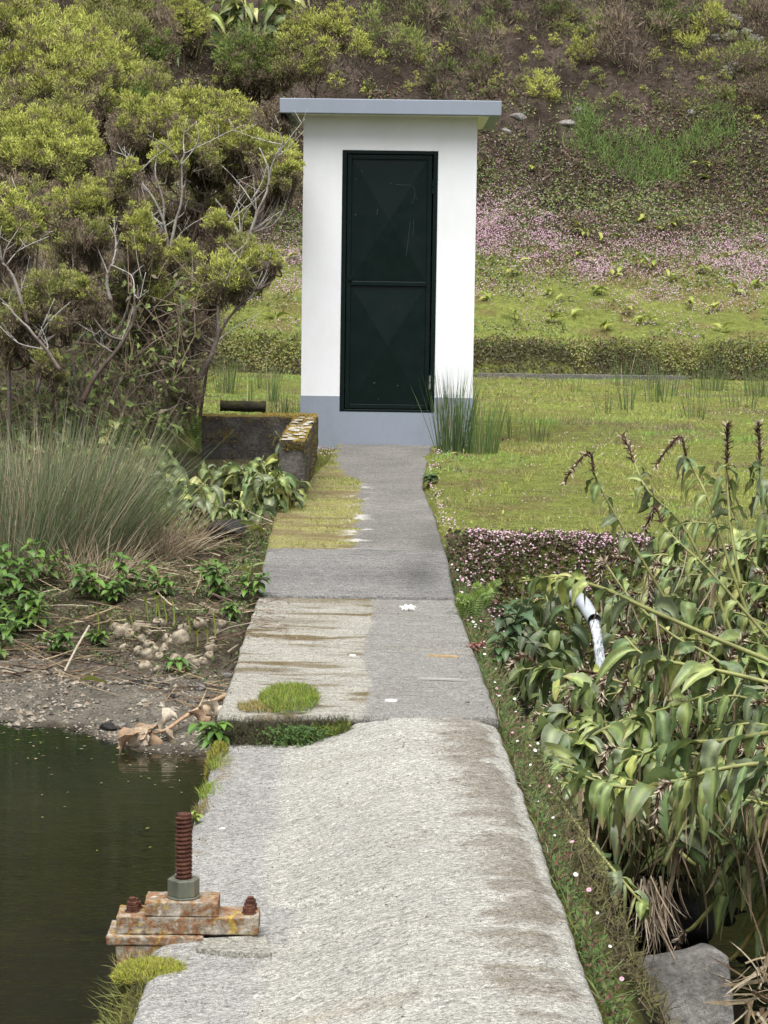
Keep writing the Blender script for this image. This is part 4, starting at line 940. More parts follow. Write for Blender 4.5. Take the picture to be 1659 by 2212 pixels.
for (px, py, d, n, rad, h) in [(488, 775, 24, 60, .12, .55), (590, 800, 23, 26, .06, .5), (605, 865, 21, 30, .1, .26), (540, 830, 22, 16, .1, .4), (640, 860, 20, 22, .08, .3), (565, 770, 25, 20, .1, .3)]:
    rush(px, py, d, n, rad, h, 'small thin tuft of green rushes in the grass left of the hut', 'rush tufts left of the hut', spread=.14, dry=.05, w=.0075, cols=[(.05, .085, .022), (.07, .11, .03)], bend=.12, seg=3)
#PART4
# ================================================================== GINGER STAND (right)
GL = [(.12, .165, .058), (.15, .195, .065), (.095, .145, .058), (.19, .225, .08), (.125, .155, .085)]
GY = [(.33, .38, .10), (.28, .34, .10), (.38, .38, .14)]
STEM = A([.25, .26, .085])
def gleaf(mb, base, d, L, W, droop, yellow=0.0, tipdry=True, **k):
    c = A(random.choice(GL)) * random.uniform(.7, 1.3)
    if random.random() < yellow: c = A(random.choice(GY)) * random.uniform(.8, 1.1)
    mid = np.clip(c * 1.6 + A([.03, .03, .0]), 0, .5)
    tip = A([.25, .18, .09]) * random.uniform(.6, 1.2) if tipdry and random.random() < .35 else None
    q_ = random.random()
    if q_ < .22: W *= .45
    elif q_ < .34: W *= .28; c = c * .7 + A([.08, .06, .03]); droop *= 1.5
    W *= .95
    bigleaf(mb, base, d, L, W, droop, random.uniform(-1.3, 1.3), c, mid, tip, nseg=9, fold=random.uniform(.05, .75), wav=random.uniform(.1, .5), peak=random.uniform(.52, .8), **k)
def seedhead(mb, pts, dark=.5, n=110, r=.036):
    p = spline(pts, 14); tube(mb, p, .006, 5, (.07, .045, .025))
    i = rng.integers(0, 13, n); f = rng.random((n, 1)); P = p[i] + (p[i + 1] - p[i]) * f; ax = nrm(p[i + 1] - p[i])
    D = nrm(rng.normal(size=(n, 3))); D = nrm(D - ax * (D * ax).sum(1, keepdims=True) + ax * .55)
    c = np.where(rng.random((n, 1)) < dark, A([[.085, .05, .032]]), A([[.48, .41, .31]])) * rng.uniform(.6, 1.3, (n, 1))
    blades(mb, P, D, rng.uniform(.6, 1.2, n) * r, .0075, c, .1, 2)
def ginger(label, pts, nleaf=12, LL=.30, WW=.065, head='', droop=2.6, yellow=.12, r=.0085, group=None, l0=.22, l1=.97, strip=3, stemcol=None):
    near = pts[len(pts) // 2][2] < 8.6; nleaf = int(nleaf * (2.2 if near else 2.0)); LL *= .62 if near else .68; WW *= .80 if near else .94; droop *= 1.25; yellow *= .5
    P = spline([U(*q) for q in pts], 24)
    b = P[0].copy()
    o = thing('ginger_plant', b, label, 'ginger plant', group)
    sc_ = STEM * random.uniform(.75, 1.15) if stemcol is None else A(stemcol)
    mb = MB(); ring = (np.arange(24) % 4 == 0)[:, None]
    tube(mb, P, np.linspace(r, r * .5, 24), 7, np.where(ring, sc_ * .7, sc_)); build(mb, 'stem', M_leaf, o, smooth=True)
    mb = MB(); tg = nrm(np.gradient(P, axis=0)); sd = 1
    for k in range(nleaf):
        t = l0 + (l1 - l0) * (k + random.uniform(-.3, .3)) / max(1, nleaf - 1); t = min(max(t, .02), .985)
        i = int(t * 23); d = tg[i]; side = nrm(np.cross(d, V(0, 0, 1)) + V(0, 0, 1e-3)); sd = -sd
        env = .55 + .45 * math.sin(math.pi * min(1, .15 + .8 * (k + 1) / nleaf))
        dv = nrm(d * random.uniform(.3, 1.0) + side * sd * random.uniform(.3, 1.1) + V(random.uniform(-.35, .15), random.uniform(-.5, .2), random.uniform(-.3, .35)))
        gleaf(mb, P[i], dv, LL * env * random.uniform(.7, 1.25), WW * env * random.uniform(.75, 1.25), droop * random.uniform(.25, 1.3), yellow)
    build(mb, 'leaves', M_leaf, o, smooth=True)
    if strip:
        mb = MB()
        for k in range(strip):
            i = random.randint(4, 20); n = random.randint(2, 4); ang = rng.normal(size=(n, 3)) * .25 + A([0, 0, -1])
            blades(mb, np.tile(P[i], (n, 1)), ang, rng.uniform(.10, .26, n), rng.uniform(.005, .012, n), pick([(.25, .19, .12), (.16, .12, .07), (.30, .25, .18)], n), .3, 4)
        build(mb, 'withered_leaves', M_dry, o)
    if head:
        e = P[-1]; d = tg[-1]; mb = MB(); hl = .17
        if head == 'u': hp = [e, e + d * hl * .5 + V(0, 0, .02), e + d * hl]
        elif head == 'h': hp = [e, e + d * hl * .35 + V(0, 0, .035), e + nrm(d * A([1, 1, 0]) + 1e-3) * hl * .6 + V(0, 0, .02), e + nrm(d * A([1, 1, 0]) + 1e-3) * hl * .85 + V(0, 0, -.05)]
        else: hp = [e, e + d * .04 + V(0, 0, -.02), e + d * .05 + V(0, 0, -hl * .8)]
        seedhead(mb, hp, .55 if head != 'd' else .3); build(mb, 'seed_head', M_dry, o)
    return o
G = ginger
# named stalks, foot first
G('ginger stalk with hanging seed head reaching furthest left over the lawn', [(1500, 1420, 10.3), (1440, 1300, 10.4), (1370, 1180, 10.5), (1300, 1060, 10.6), (1283, 1020, 10.6)], 8, .20, .05, 'h', 3.2, l0=.45)
G('tall ginger stalk with upright spiky seed head standing above the lawn', [(1600, 1420, 10.2), (1530, 1240, 10.3), (1470, 1130, 10.4), (1400, 1060, 10.4), (1370, 1000, 10.5)], 8, .20, .05, 'u', 3.2, l0=.45)
G('tall ginger stalk with arching seed head between two upright ones', [(1650, 1420, 10), (1580, 1230, 10.1), (1530, 1080, 10.2), (1495, 1010, 10.3), (1482, 985, 10.3)], 8, .22, .055, 'h', 3.0, l0=.4)
G('ginger stalk with slim pale seed head second from right at the top', [(1600, 1270, 9.8), (1580, 1150, 9.9), (1570, 1040, 10), (1570, 1000, 10)], 7, .20, .05, 'u', 3.2, l0=.35)
G('ginger stalk with seed head at the right edge above the lawn', [(1690, 1250, 9.6), (1665, 1120, 9.6), (1645, 1040, 9.6), (1642, 1000, 9.6)], 7, .22, .055, 'u', 3.0, l0=.35)
G('leaning ginger stalk with dark curled seed head below the tall ones', [(1680, 1400, 9.8), (1600, 1310, 9.9), (1530, 1230, 10), (1460, 1165, 10.1), (1430, 1130, 10.2)], 7, .22, .055, 'h', 3, l0=.3)
G('ginger stalk bending left under the first seed head with glossy leaves', [(1640, 1500, 9.7), (1540, 1420, 9.8), (1450, 1370, 9.9), (1360, 1290, 10), (1310, 1220, 10.1)], 9, .24, .06, 'd', 2.8, l0=.35)
G('long bare yellow ginger stalk lying level across the pipe with drooping tip leaves', [(1720, 1450, 9.0), (1560, 1385, 9.2), (1410, 1320, 9.4), (1300, 1270, 9.7), (1200, 1247, 9.9), (1120, 1258, 10)], 9, .26, .065, '', 3.4, .3, .011, l0=.5)
G('thick level ginger stalk with a large leaf hanging in front of the water', [(1720, 1490, 8.8), (1580, 1455, 8.9), (1450, 1430, 9.0), (1390, 1415, 9.1), (1350, 1375, 9.2)], 8, .34, .085, '', 2.6, .1, .010, l0=.3)
G('ginger stalk sloping up right with broad leaves beside the daisies', [(1160, 1665, 8.9), (1260, 1600, 8.9), (1350, 1555, 8.9), (1440, 1530, 8.9), (1530, 1500, 8.8)], 11, .30, .08, '', 2.6, .15, .0095, l0=.15)
G('cut off ginger stalk lying level with a pale broken end', [(1680, 1580, 8.2), (1560, 1600, 8.3), (1450, 1608, 8.4), (1335, 1650, 8.5)], 9, .30, .08, '', 2.6, .1, .011, l0=.1)
G('ginger stalk sloping down right from the weir edge over the dark stream', [(1178, 1690, 7.9), (1240, 1775, 7.8), (1300, 1850, 7.7), (1360, 1920, 7.6), (1400, 1965, 7.5)], 9, .24, .06, '', 2.4, .15, .009, l0=.15, strip=6)
G('thick ginger stalk at the lower right with a brown seed head at its cut end', [(1660, 1800, 8.5), (1600, 1890, 8.5), (1550, 1945, 8.5), (1500, 2000, 8.5), (1482, 2012, 8.5)], 3, .36, .10, 'd', 2.0, .1, .013, l0=.1, l1=.55, strip=0)
G('thick pale ginger stalk at the bottom right corner above the boulder', [(1720, 1860, 8.5), (1660, 1960, 8.5), (1600, 2050, 8.5), (1575, 2075, 8.5)], 3, .34, .095, '', 2.2, .1, .013, l0=.1, l1=.6, strip=0, stemcol=(.26, .22, .07))
G('ginger stalk crossing above the dark stream with large hanging leaves', [(1700, 1640, 7.9), (1580, 1660, 7.9), (1460, 1690, 7.9), (1340, 1700, 7.9), (1230, 1665, 8)], 12, .34, .095, '', 3.0, .12, .010, l0=.1)
G('lower ginger stalk with yellow wavy leaves hanging over the dark stream', [(1720, 1660, 7.4), (1640, 1650, 7.4), (1540, 1665, 7.4), (1450, 1690, 7.4)], 6, .34, .10, 'd', 2.8, .3, .0105, l0=.15)
G('young upright ginger shoot in front of the pink flower bank', [(1245, 1310, 11.6), (1240, 1270, 11.7), (1235, 1235, 11.8)], 4, .22, .075, '', .7, .7, .006, l0=.2, strip=0)
G('young ginger with broad pale leaves at the foot of the flower bank', [(1190, 1330, 11.4), (1180, 1290, 11.5), (1165, 1265, 11.5)], 4, .24, .08, '', 1.2, .7, .006, l0=.2, strip=0)
# the body of the stand
def stand():
    rows = []
    k = 0
    while k < 200:
        ty = random.uniform(1170, 1740); left = 1050 + (ty - 1270) * .17 if ty > 1270 else 1290 - (ty - 1170) * .6
        tx = random.uniform(left + 20, 1860)
        if 1230 < tx < 1300 and 1290 < ty < 1440: continue
        if ty > 1690 and tx < 1450: continue
        d = 11.2 - (ty - 1200) * .0056 + random.uniform(-.3, .5)
        fx = tx + random.uniform(120, 420); fyp = ty + random.uniform(60, 300)
        if random.random() < .15: fx = tx - random.uniform(60, 160); 
        if fx < 1150 + (fyp - 1300) * .2: fx = 1200 + (fyp - 1300) * .25 + random.uniform(0, 100)
        fyp = min(fyp, 1870)
        up = random.uniform(40, 120)
        pts = [(fx, fyp, d - .1), ((fx * .6 + tx * .4), (fyp * .6 + ty * .4) - up * .5, d), ((fx * .25 + tx * .75), (fyp * .25 + ty * .75) - up * .5, d), (tx, ty, d)]
        qq = spline([A(v_[:2]) for v_ in pts], 16)
        if ((qq[:, 0] > 1175) & (qq[:, 0] < 1345) & (qq[:, 1] > 1215) & (qq[:, 1] < 1440)).any(): continue
        G('drooping ginger stalk with glossy hanging leaves in the stand beside the weir', pts, random.randint(9, 14), random.uniform(.24, .34), random.uniform(.062, .09), random.choice(['', '', 'd', 'd', 'u', 'h']) if ty < 1650 else random.choice(['', '', 'd']), random.uniform(2.2, 3.4), .14, random.uniform(.007, .010), 'ginger stalks of the right stand', l0=.1, strip=random.choice([0, 2, 4, 7]))
        k += 1
stand()
# shaded hanging dead leaves and stalks over the stream
def litter_right():
    mb = MB(); n = 420
    px_ = rng.uniform(1180, 1680, n); py_ = rng.uniform(1680, 1880, n); d = rng.uniform(8.0, 9.2, n)
    k = py_ < 1760 + .35 * (px_ - 1180) ; px_, py_, d = px_[k], py_[k], d[k]; P = A([U(a, b, c) for a, b, c in zip(px_, py_, d)]); n = len(P)
    blades(mb, P, rng.normal(size=(n, 3)) * .3 + A([0, 0, -1]), rng.uniform(.08, .3, n), rng.uniform(.006, .02, n), pick([(.13, .10, .06), (.08, .07, .03), (.06, .075, .03), (.18, .14, .09)], n), .3, 4)
    n = 110; px_ = rng.normal(size=n) * 18 + 1415; py_ = rng.uniform(1890, 1960, n); P = A([U(a, b, 7.9) for a, b in zip(px_, py_)])
    blades(mb, P, rng.normal(size=(n, 3)) * .2 + A([.05, 0, -1]), rng.uniform(.08, .24, n), rng.uniform(.004, .010, n), pick([(.25, .2, .14), (.16, .12, .08), (.32, .27, .2)], n), .3, 4)
    n = 120; px_ = rng.uniform(1610, 1760, n); py_ = rng.uniform(2060, 2260, n); P = A([U(a, b, 7.6 + .3 * random.random()) for a, b in zip(px_, py_)])
    blades(mb, P, rng.normal(size=(n, 3)) + A([0, 0, .1]), rng.uniform(.1, .35, n), rng.uniform(.006, .02, n), pick(STRAW, n), .3, 4)
    tag(mb.build('dead_ginger_litter', M_dry), 'brown shredded dead ginger leaves hanging over the dark stream', 'dead leaves', kind='stuff')
    mb = MB(); n = 2300                                     # lower leaves deep in the stand
    px_ = rng.uniform(1090, 1720, n); py_ = rng.uniform(1290, 1900, n); d = 11.6 - (py_ - 1200) * .0050 + rng.uniform(.15, .7, n)
    k = (px_ > 1110 + (py_ - 1300) * .22) & ~((px_ > 1235) & (px_ < 1315) & (py_ > 1285) & (py_ < 1450)) & ~((py_ > 1800) & (px_ < 1520))
    for a_, b_, c_ in zip(px_[k], py_[k], d[k]):
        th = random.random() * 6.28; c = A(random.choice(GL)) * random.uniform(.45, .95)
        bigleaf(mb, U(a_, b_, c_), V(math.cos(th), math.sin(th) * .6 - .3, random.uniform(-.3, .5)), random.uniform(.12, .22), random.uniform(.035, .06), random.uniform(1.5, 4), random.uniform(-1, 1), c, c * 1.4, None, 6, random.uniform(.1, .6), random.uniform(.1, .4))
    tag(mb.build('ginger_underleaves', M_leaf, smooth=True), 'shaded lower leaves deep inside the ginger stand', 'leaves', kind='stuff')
litter_right()
# ================================================================== GINGER (left and on the slope)
def gclump(label, px, py, d, n, spread, H0, LL, WW, yellow, droop=1.4, name='ginger_clump', cols=None, nl=6, base_z=None):
    b = hit(px, py, 9) if d > 30 else U(px, py, d); b[2] = g(b[0], b[1]) if base_z is None else b[2]
    o = thing(name, b, label, 'ginger plant'); st = MB(); lv = MB()
    if d < 20: n = n + n // 2 if n > 2 else n; H0 *= .75; LL *= .85; yellow *= .35; spread *= 1.3
    for k in range(n):
        p = b + V(random.uniform(-1, 1) * spread, random.uniform(-.5, .5) * spread, 0)
        if base_z is None: p[2] = g(p[0], p[1])
        tip = p + V(random.uniform(-.35, .35) * H0, random.uniform(-.3, .1) * H0, H0 * random.uniform(.6, 1.1))
        P = spline([p, (p + tip) / 2 + V(random.uniform(-.05, .05), 0, .05), tip], 12); tube(st, P, np.linspace(.008, .004, 12), 5, STEM * random.uniform(.5, .9)); tg = nrm(np.gradient(P, axis=0)); sd = 1
        for q in range(int(nl * 1.4)):
            i = min(11, 3 + int(q * 8 / (nl * 1.4))); sd = -sd; side = V(math.cos(k * 2.4), math.sin(k * 2.4) * .6, 0) * sd
            gleaf(lv, P[i], nrm(tg[i] * .6 + side * random.uniform(.5, 1) + V(0, -.2, 0)), LL * .72 * random.uniform(.7, 1.15), WW * .9 * random.uniform(.8, 1.2), droop * 1.3 * random.uniform(.6, 1.3), yellow)
    build(st, 'stems', M_leaf, o, smooth=True); build(lv, 'leaves', M_leaf, o, smooth=True)
    return o
gclump('yellow-green ginger leaves filling the hollow left of the basin wall', 470, 1060, 14.2, 12, .34, .42, .26, .075, .55, 1.9)
gclump('darker ginger leaves spilling down beside the front of basin wall', 545, 1110, 14.2, 9, .16, .34, .24, .07, .2, 2.3)
gclump('pale ginger leaves in front of the dark trunk behind reeds', 400, 1000, 14.6, 9, .28, .50, .28, .08, .4, 1.8)
gclump('ginger leaves against the back corner of the basin wall', 560, 1010, 15.4, 7, .22, .40, .22, .07, .5, 1.6)
gclump('ginger leaves growing inside the corner of the basin wall', 520, 985, 15.9, 8, .25, .45, .22, .07, .5, 1.8)
gclump('single upright bright ginger leaf beside the front end of basin wall', 588, 1065, 14.3, 1, .01, .28, .26, .075, 1.0, .4, 'ginger_shoot', nl=2)
gclump('bright ginger leaf shoot by the edge of the mossy path', 560, 1160, 13.2, 1, .01, .10, .18, .07, 1.0, 1.0, 'ginger_shoot', nl=3)
gclump('yellow-green ginger shoot beside the left edge of the ramp', 535, 1270, 11.9, 2, .04, .16, .17, .05, 1.0, .7, 'ginger_shoot', nl=2)
gclump('low ginger leaves between reeds and basin wall', 430, 1075, 13.9, 8, .24, .34, .2, .06, .4, 1.8)
gclump('ginger leaves in front of the collapsed tussock', 385, 1115, 13.6, 7, .22, .32, .2, .06, .4, 1.8)
gclump('ginger leaves along the foot of the basin wall pillar', 560, 1085, 14.3, 8, .16, .36, .2, .06, .5, 1.8)
gclump('broad leaved green ginger in the shade at the left thicket', 70, 800, 15.6, 8, .4, .55, .30, .08, .25, 1.6)
gclump('glossy dark ginger leaves in the gap of the upper left thicket', 80, 590, 16.4, 8, .35, 1.2, .30, .09, .1, 1.6)
gclump('leafy green bramble-like shoots in the middle of the left thicket', 235, 760, 15.2, 8, .22, .75, .13, .07, .6, 1.2, 'broadleaf_shrub', nl=9)
gclump('broad round leaves among the trunks of the left thicket', 190, 830, 15.0, 7, .3, .45, .12, .075, .3, 1.0, 'broadleaf_shrub', nl=8)
gclump('clump of pale ginger leaves at the top of the slope', 510, 95, 34.3, 16, .85, .9, .75, .16, .35, 1.8, nl=7)
gclump('yellow ginger leaves beside the pale dead fronds on the upper slope', 385, 130, 27.5, 3, .10, .35, .5, .13, 1.0, 1.2, nl=4)
b = U(312, 135, 27.3); mb = MB(); n = 150
blades(mb, b + rng.normal(size=(n, 3)) * .06 + A([0, 0, .12]), rng.normal(size=(n, 3)) * .55 + A([.25, 0, -.6]), rng.uniform(.12, .36, n), .014, pick([(.36, .30, .25), (.25, .19, .14), (.44, .40, .35), (.28, .15, .06)], n), .4, 4)
b[2] = b[2]; tag(mb.build('dead_fronds', M_dry), 'hanging bunch of pale dead fronds among the upper left heath', 'dead fronds')
# young gingers dotted over the upper lawn and bank
SEED = [(1245, 498, 31.9), (1268, 512, 31.8), (1302, 522, 31.5), (1345, 522, 31.5), (1392, 482, 32.1), (1418, 502, 31.8), (1450, 490, 31.9), (1150, 372, 33.2), (1520, 365, 33.2), (1532, 395, 33.0), (1655, 470, 32), (1245, 560, 30.9), (1262, 575, 30.7), (1400, 580, 30.7), (1485, 665, 29.4), (1290, 640, 29.8), (1220, 650, 29.6), (1180, 640, 29.8), (1120, 690, 29), (1240, 685, 29), (1395, 700, 28.9), (1540, 675, 29.3), (1600, 640, 29.8), (1640, 620, 30), (1330, 600, 30.4), (1450, 610, 30.3), (1350, 680, 29.2), (1060, 650, 29.6), (620, 570, 30.5), (560, 640, 29.6), (590, 690, 28.9), (545, 560, 30.6), (1560, 720, 28.7), (1190, 700, 28.8), (1300, 715, 28.6), (1420, 650, 29.6), (1510, 590, 30.6), (1575, 560, 31), (1100, 600, 30.4), (1160, 575, 30.8)]
for k, (px, py, d) in enumerate(SEED):
    b = hit(px, py, 20); lv = MB(); n = random.choice([2, 3, 3, 4, 5])
    for q in range(n):
        a = random.random() * 6.28; dv = V(math.cos(a) * .7, math.sin(a) * .7 - .2, random.uniform(.5, 1.3)); c = A(random.choice([(.24, .29, .05), (.19, .25, .045), (.28, .30, .06)]))
        bigleaf(lv, b + V(random.uniform(-.06, .06), 0, random.uniform(0, .08)), dv, random.uniform(.14, .25), random.uniform(.05, .075), 1.2, random.uniform(-.5, .5), c, c * 1.15, None, 6)
    lab = 'young yellow-green ginger shoot sprouting from the dark flower bank' if py < 530 else 'young yellow-green ginger shoot sprouting in the upper lawn'
    tag(lv.build('ginger_seedling', M_leaf, smooth=True, origin=b), lab, 'ginger shoot', 'ginger shoots on the dark bank' if py < 530 else 'ginger shoots on the upper lawn')
# ================================================================== LEFT BANK PLANTS
def weed(label, px, py, d, h, n, LL, WW, stems=3, name='leafy_weed', col=None, dz=None):
    b = U(px, py, d)
    if dz is None: b = hit(px, py, 9.3)
    else: b = UZ(px, py, dz)
    o = thing(name, b, label, 'leafy plant'); st = MB(); lv = MB()
    for s in range(stems):
        a = random.random() * 6.28; e = b + V(math.cos(a) * h * .45, math.sin(a) * h * .3, h * random.uniform(.7, 1.05))
        P = spline([b, (b + e) / 2 + V(0, 0, .02), e], 10); tube(st, P, np.linspace(.0035, .002, 10), 5, (.12, .13, .05))
        for q in range(n):
            i = min(9, 2 + int(q * 8 / n)); ph = q * 2.39 + s; c = A(random.choice([(.085, .165, .03), (.11, .20, .035), (.065, .13, .03)]) if col is None else col) * random.uniform(.8, 1.15)
            dv = V(math.cos(ph), math.sin(ph), random.uniform(.1, .7) + .5 * (i > 7))
            bigleaf(lv, P[i], dv, LL * 1.08 * random.uniform(.6, 1.15), WW * 1.15 * random.uniform(.8, 1.1), 1.2, random.uniform(-.3, .3), c, c * 1.35, None, 5)
    build(st, 'stems', M_leaf, o, smooth=True); build(lv, 'leaves', M_leaf, o, smooth=True)
WD = [('lush green leafy weed beside the left edge of the ramp', 475, 1300, 11.5, .20, 9, .085, .034, 5), ('leafy weed between the lush weed and the ramp edge', 540, 1300, 11.6, .15, 8, .075, .03, 4),
      ('bright green leafy weed in front of the dry tussock', 285, 1285, 11.9, .20, 8, .10, .034, 3), ('leafy weed left of centre below the big rushes', 195, 1300, 11.8, .18, 8, .10, .036, 4),
      ('tall leafy weed at the left edge of the bank', 30, 1300, 11.4, .26, 9, .11, .036, 5), ('leafy weed second from the left edge of bank', 95, 1270, 11.7, .22, 8, .10, .034, 4),
      ('dark leafy weed hanging over the left bank near water', 20, 1390, 10.9, .22, 9, .10, .036, 5), ('leafy weed below the left edge of rushes with pale litter', 85, 1370, 11.1, .2, 8, .10, .036, 4), ('spreading weed at far left of the bank edge', -30, 1340, 11.1, .25, 9, .11, .036, 5),
      ('low weed with narrow leaves growing among the knobbly rhizomes', 385, 1455, 10.75, .07, 7, .085, .03, 2)]
WD += [('weed with pale tips at the far left below the big rushes', 5, 1260, 11, .2, 8, .10, .034, 4), ('low green weed on the bank left of the leaning pale stalk', 120, 1420, 10.5, .14, 8, .08, .03, 4), ('green weed hanging at the left frame edge above the water', -10, 1430, 10.4, .2, 9, .1, .034, 4), ('weed in front of the big rushes, right of two leafy ones', 240, 1310, 11.5, .14, 8, .09, .03, 4), ('dull green weed beside the knobbly rhizomes', 215, 1400, 10.8, .08, 8, .06, .022, 4), ('weed close to the slab below the lush one', 505, 1345, 11.0, .09, 8, .06, .022, 4), ('weed sprouting on the crest of the bank above the rhizomes', 345, 1290, 11.5, .10, 8, .07, .026, 4)]
for wd in WD: weed(*wd)
weed('leafy weed in the mossy corner where upper slab meets the pond', 462, 1625, 8.75, .10, 8, .085, .03, 4, dz=-.12)
weed('small weed low at the pond side of the mossy corner', 480, 1600, 8.55, .09, 7, .06, .025, 3, dz=-.10)
weed('leafy weed with blue-green leaves at right edge of the upper slab', 1105, 1400, 10.2, .22, 8, .12, .042, 3, dz=-.12, col=(.06, .105, .05))
weed('leafy weed just below the blue-green one beside the slab', 1085, 1440, 9.9, .14, 7, .10, .036, 3, dz=-.12, col=(.075, .125, .05))
weed('bright green narrow leaved weed beside the grey boulder', 1285, 2075, 7.2, .10, 10, .065, .014, 3, dz=-.72, col=(.10, .19, .035))
weed('tiny bright sprig leaning behind the rusty stem', 425, 1790, 6.9, .06, 7, .02, .012, 2, dz=-.12, col=(.22, .30, .05))
weed('small leafy sprig at the plinth left of the path', 690, 950, 17.8, .08, 7, .06, .04, 4, col=(.05, .08, .025))
weed('small reddish sprig at the foot of the plinth', 795, 952, 17.75, .06, 7, .04, .025, 4, col=(.10, .05, .035))
weed('small dark weed at the right edge of the upper path', 930, 1045, 15.5, .05, 8, .06, .03, 4, col=(.06, .10, .035))
weed('pinkish succulent sprig beside the right edge of slab', 1030, 1415, 9.7, .05, 9, .03, .012, 6, dz=-.05, col=(.22, .09, .075))
# the rhizome mound
def rhizomes():
    b = U(370, 1420, 10.9); b[2] = g(b[0], b[1])
    o = thing('ginger_rhizome', b, 'mass of knobbly brown ginger rhizome stubs on the muddy bank above the gravel', 'rhizome')
    spots = [(262, 1372, 13), (274, 1362, 12), (250, 1360, 10), (285, 1380, 12), (302, 1362, 15), (322, 1358, 11), (338, 1352, 12), (348, 1350, 10), (310, 1392, 9), (320, 1400, 11), (330, 1398, 8), (322, 1372, 10), (308, 1385, 12), (356, 1352, 9), (362, 1385, 10), (360, 1400, 9), (354, 1408, 11), (370, 1395, 12), (392, 1388, 16), (398, 1365, 13), (270, 1408, 14), (300, 1414, 11), (320, 1420, 16), (334, 1408, 9), (316, 1448, 14), (340, 1450, 12), (345, 1424, 10), (412, 1432, 14), (438, 1432, 12), (452, 1422, 9), (455, 1408, 11), (460, 1390, 10), (432, 1355, 12), (478, 1356, 11), (468, 1370, 9), (440, 1318, 13), (462, 1330, 12), (490, 1340, 9), (446, 1345, 7), (380, 1428, 11), (390, 1445, 9), (425, 1440, 10)]
    for (px, py, r) in spots:
        c = hit(px, py, 9.0); d = c[1]; rr = r * PX(d) * 1.12; rr *= random.uniform(.7, 1.15); c = c + V(0, -.3 * rr, rr * random.uniform(.2, .6))
        mb = MB(); nst, nz = 14, 10; ax = nrm(V(random.uniform(-.8, .8), random.uniform(-.7, .1), random.uniform(.5, 1.1))); s_ = nrm(np.cross(ax, V(1, .2, 0))); t_ = np.cross(ax, s_)
        prof = [(0.0, -1.4), (.6, -1.2), (.92, -.6), (1.0, 0), (.93, .45), (.74, .82), (.46, 1.04), (.34, 1.03), (.24, .98), (0.0, 1.0)]
        th = np.linspace(0, 2 * math.pi, nst, endpoint=False); vs = []; cs = []
        for k, (q, h) in enumerate(prof):
            wob = 1 + .10 * np.sin(th * 3 + r + k * .3)
            vs.append(c + rr * (q * wob[:, None] * (np.cos(th)[:, None] * s_ + np.sin(th)[:, None] * t_) + h * ax)); base = A([.29, .25, .185]) if k < 7 else A([.17, .13, .085]); cs.append(np.tile(base * (.55 if k in (2, 4) else 1) * random.uniform(.85, 1.1), (nst, 1)))
        i = np.arange(len(prof) - 1)[:, None] * nst; j = np.arange(nst)[None]; e = (j + 1) % nst
        mb.add(np.vstack(vs), np.stack([i + j, i + e, i + nst + e, i + nst + j], -1).reshape(-1, 4), np.vstack(cs)); build(mb, 'stub', M_rhiz, o, smooth=True)
    for (px, py, h) in [(288, 1330, 40), (320, 1300, 50), (345, 1300, 55), (360, 1308, 40), (410, 1340, 40), (425, 1370, 45), (445, 1365, 50), (465, 1325, 60), (235, 1330, 30), (212, 1318, 60), (335, 1290, 50), (376, 1300, 60)]:
        p = hit(px, py + h, 9.0); d = p[1]; e = U(px + random.uniform(-8, 8), py, d); mb = MB(); P = spline([p, (p + e) / 2 + V(.004, 0, 0), e], 8); tube(mb, P, np.linspace(.005, .003, 8), 6, (.24, .29, .06))
        for q in range(2): bigleaf(mb, P[-2 + q], V(random.uniform(-.7, .7), -.3, .9), .045, .016, .8, 0, (.26, .34, .05), (.3, .36, .08), None, 4)
        build(mb, 'shoot', M_leaf, o, smooth=True)
rhizomes()
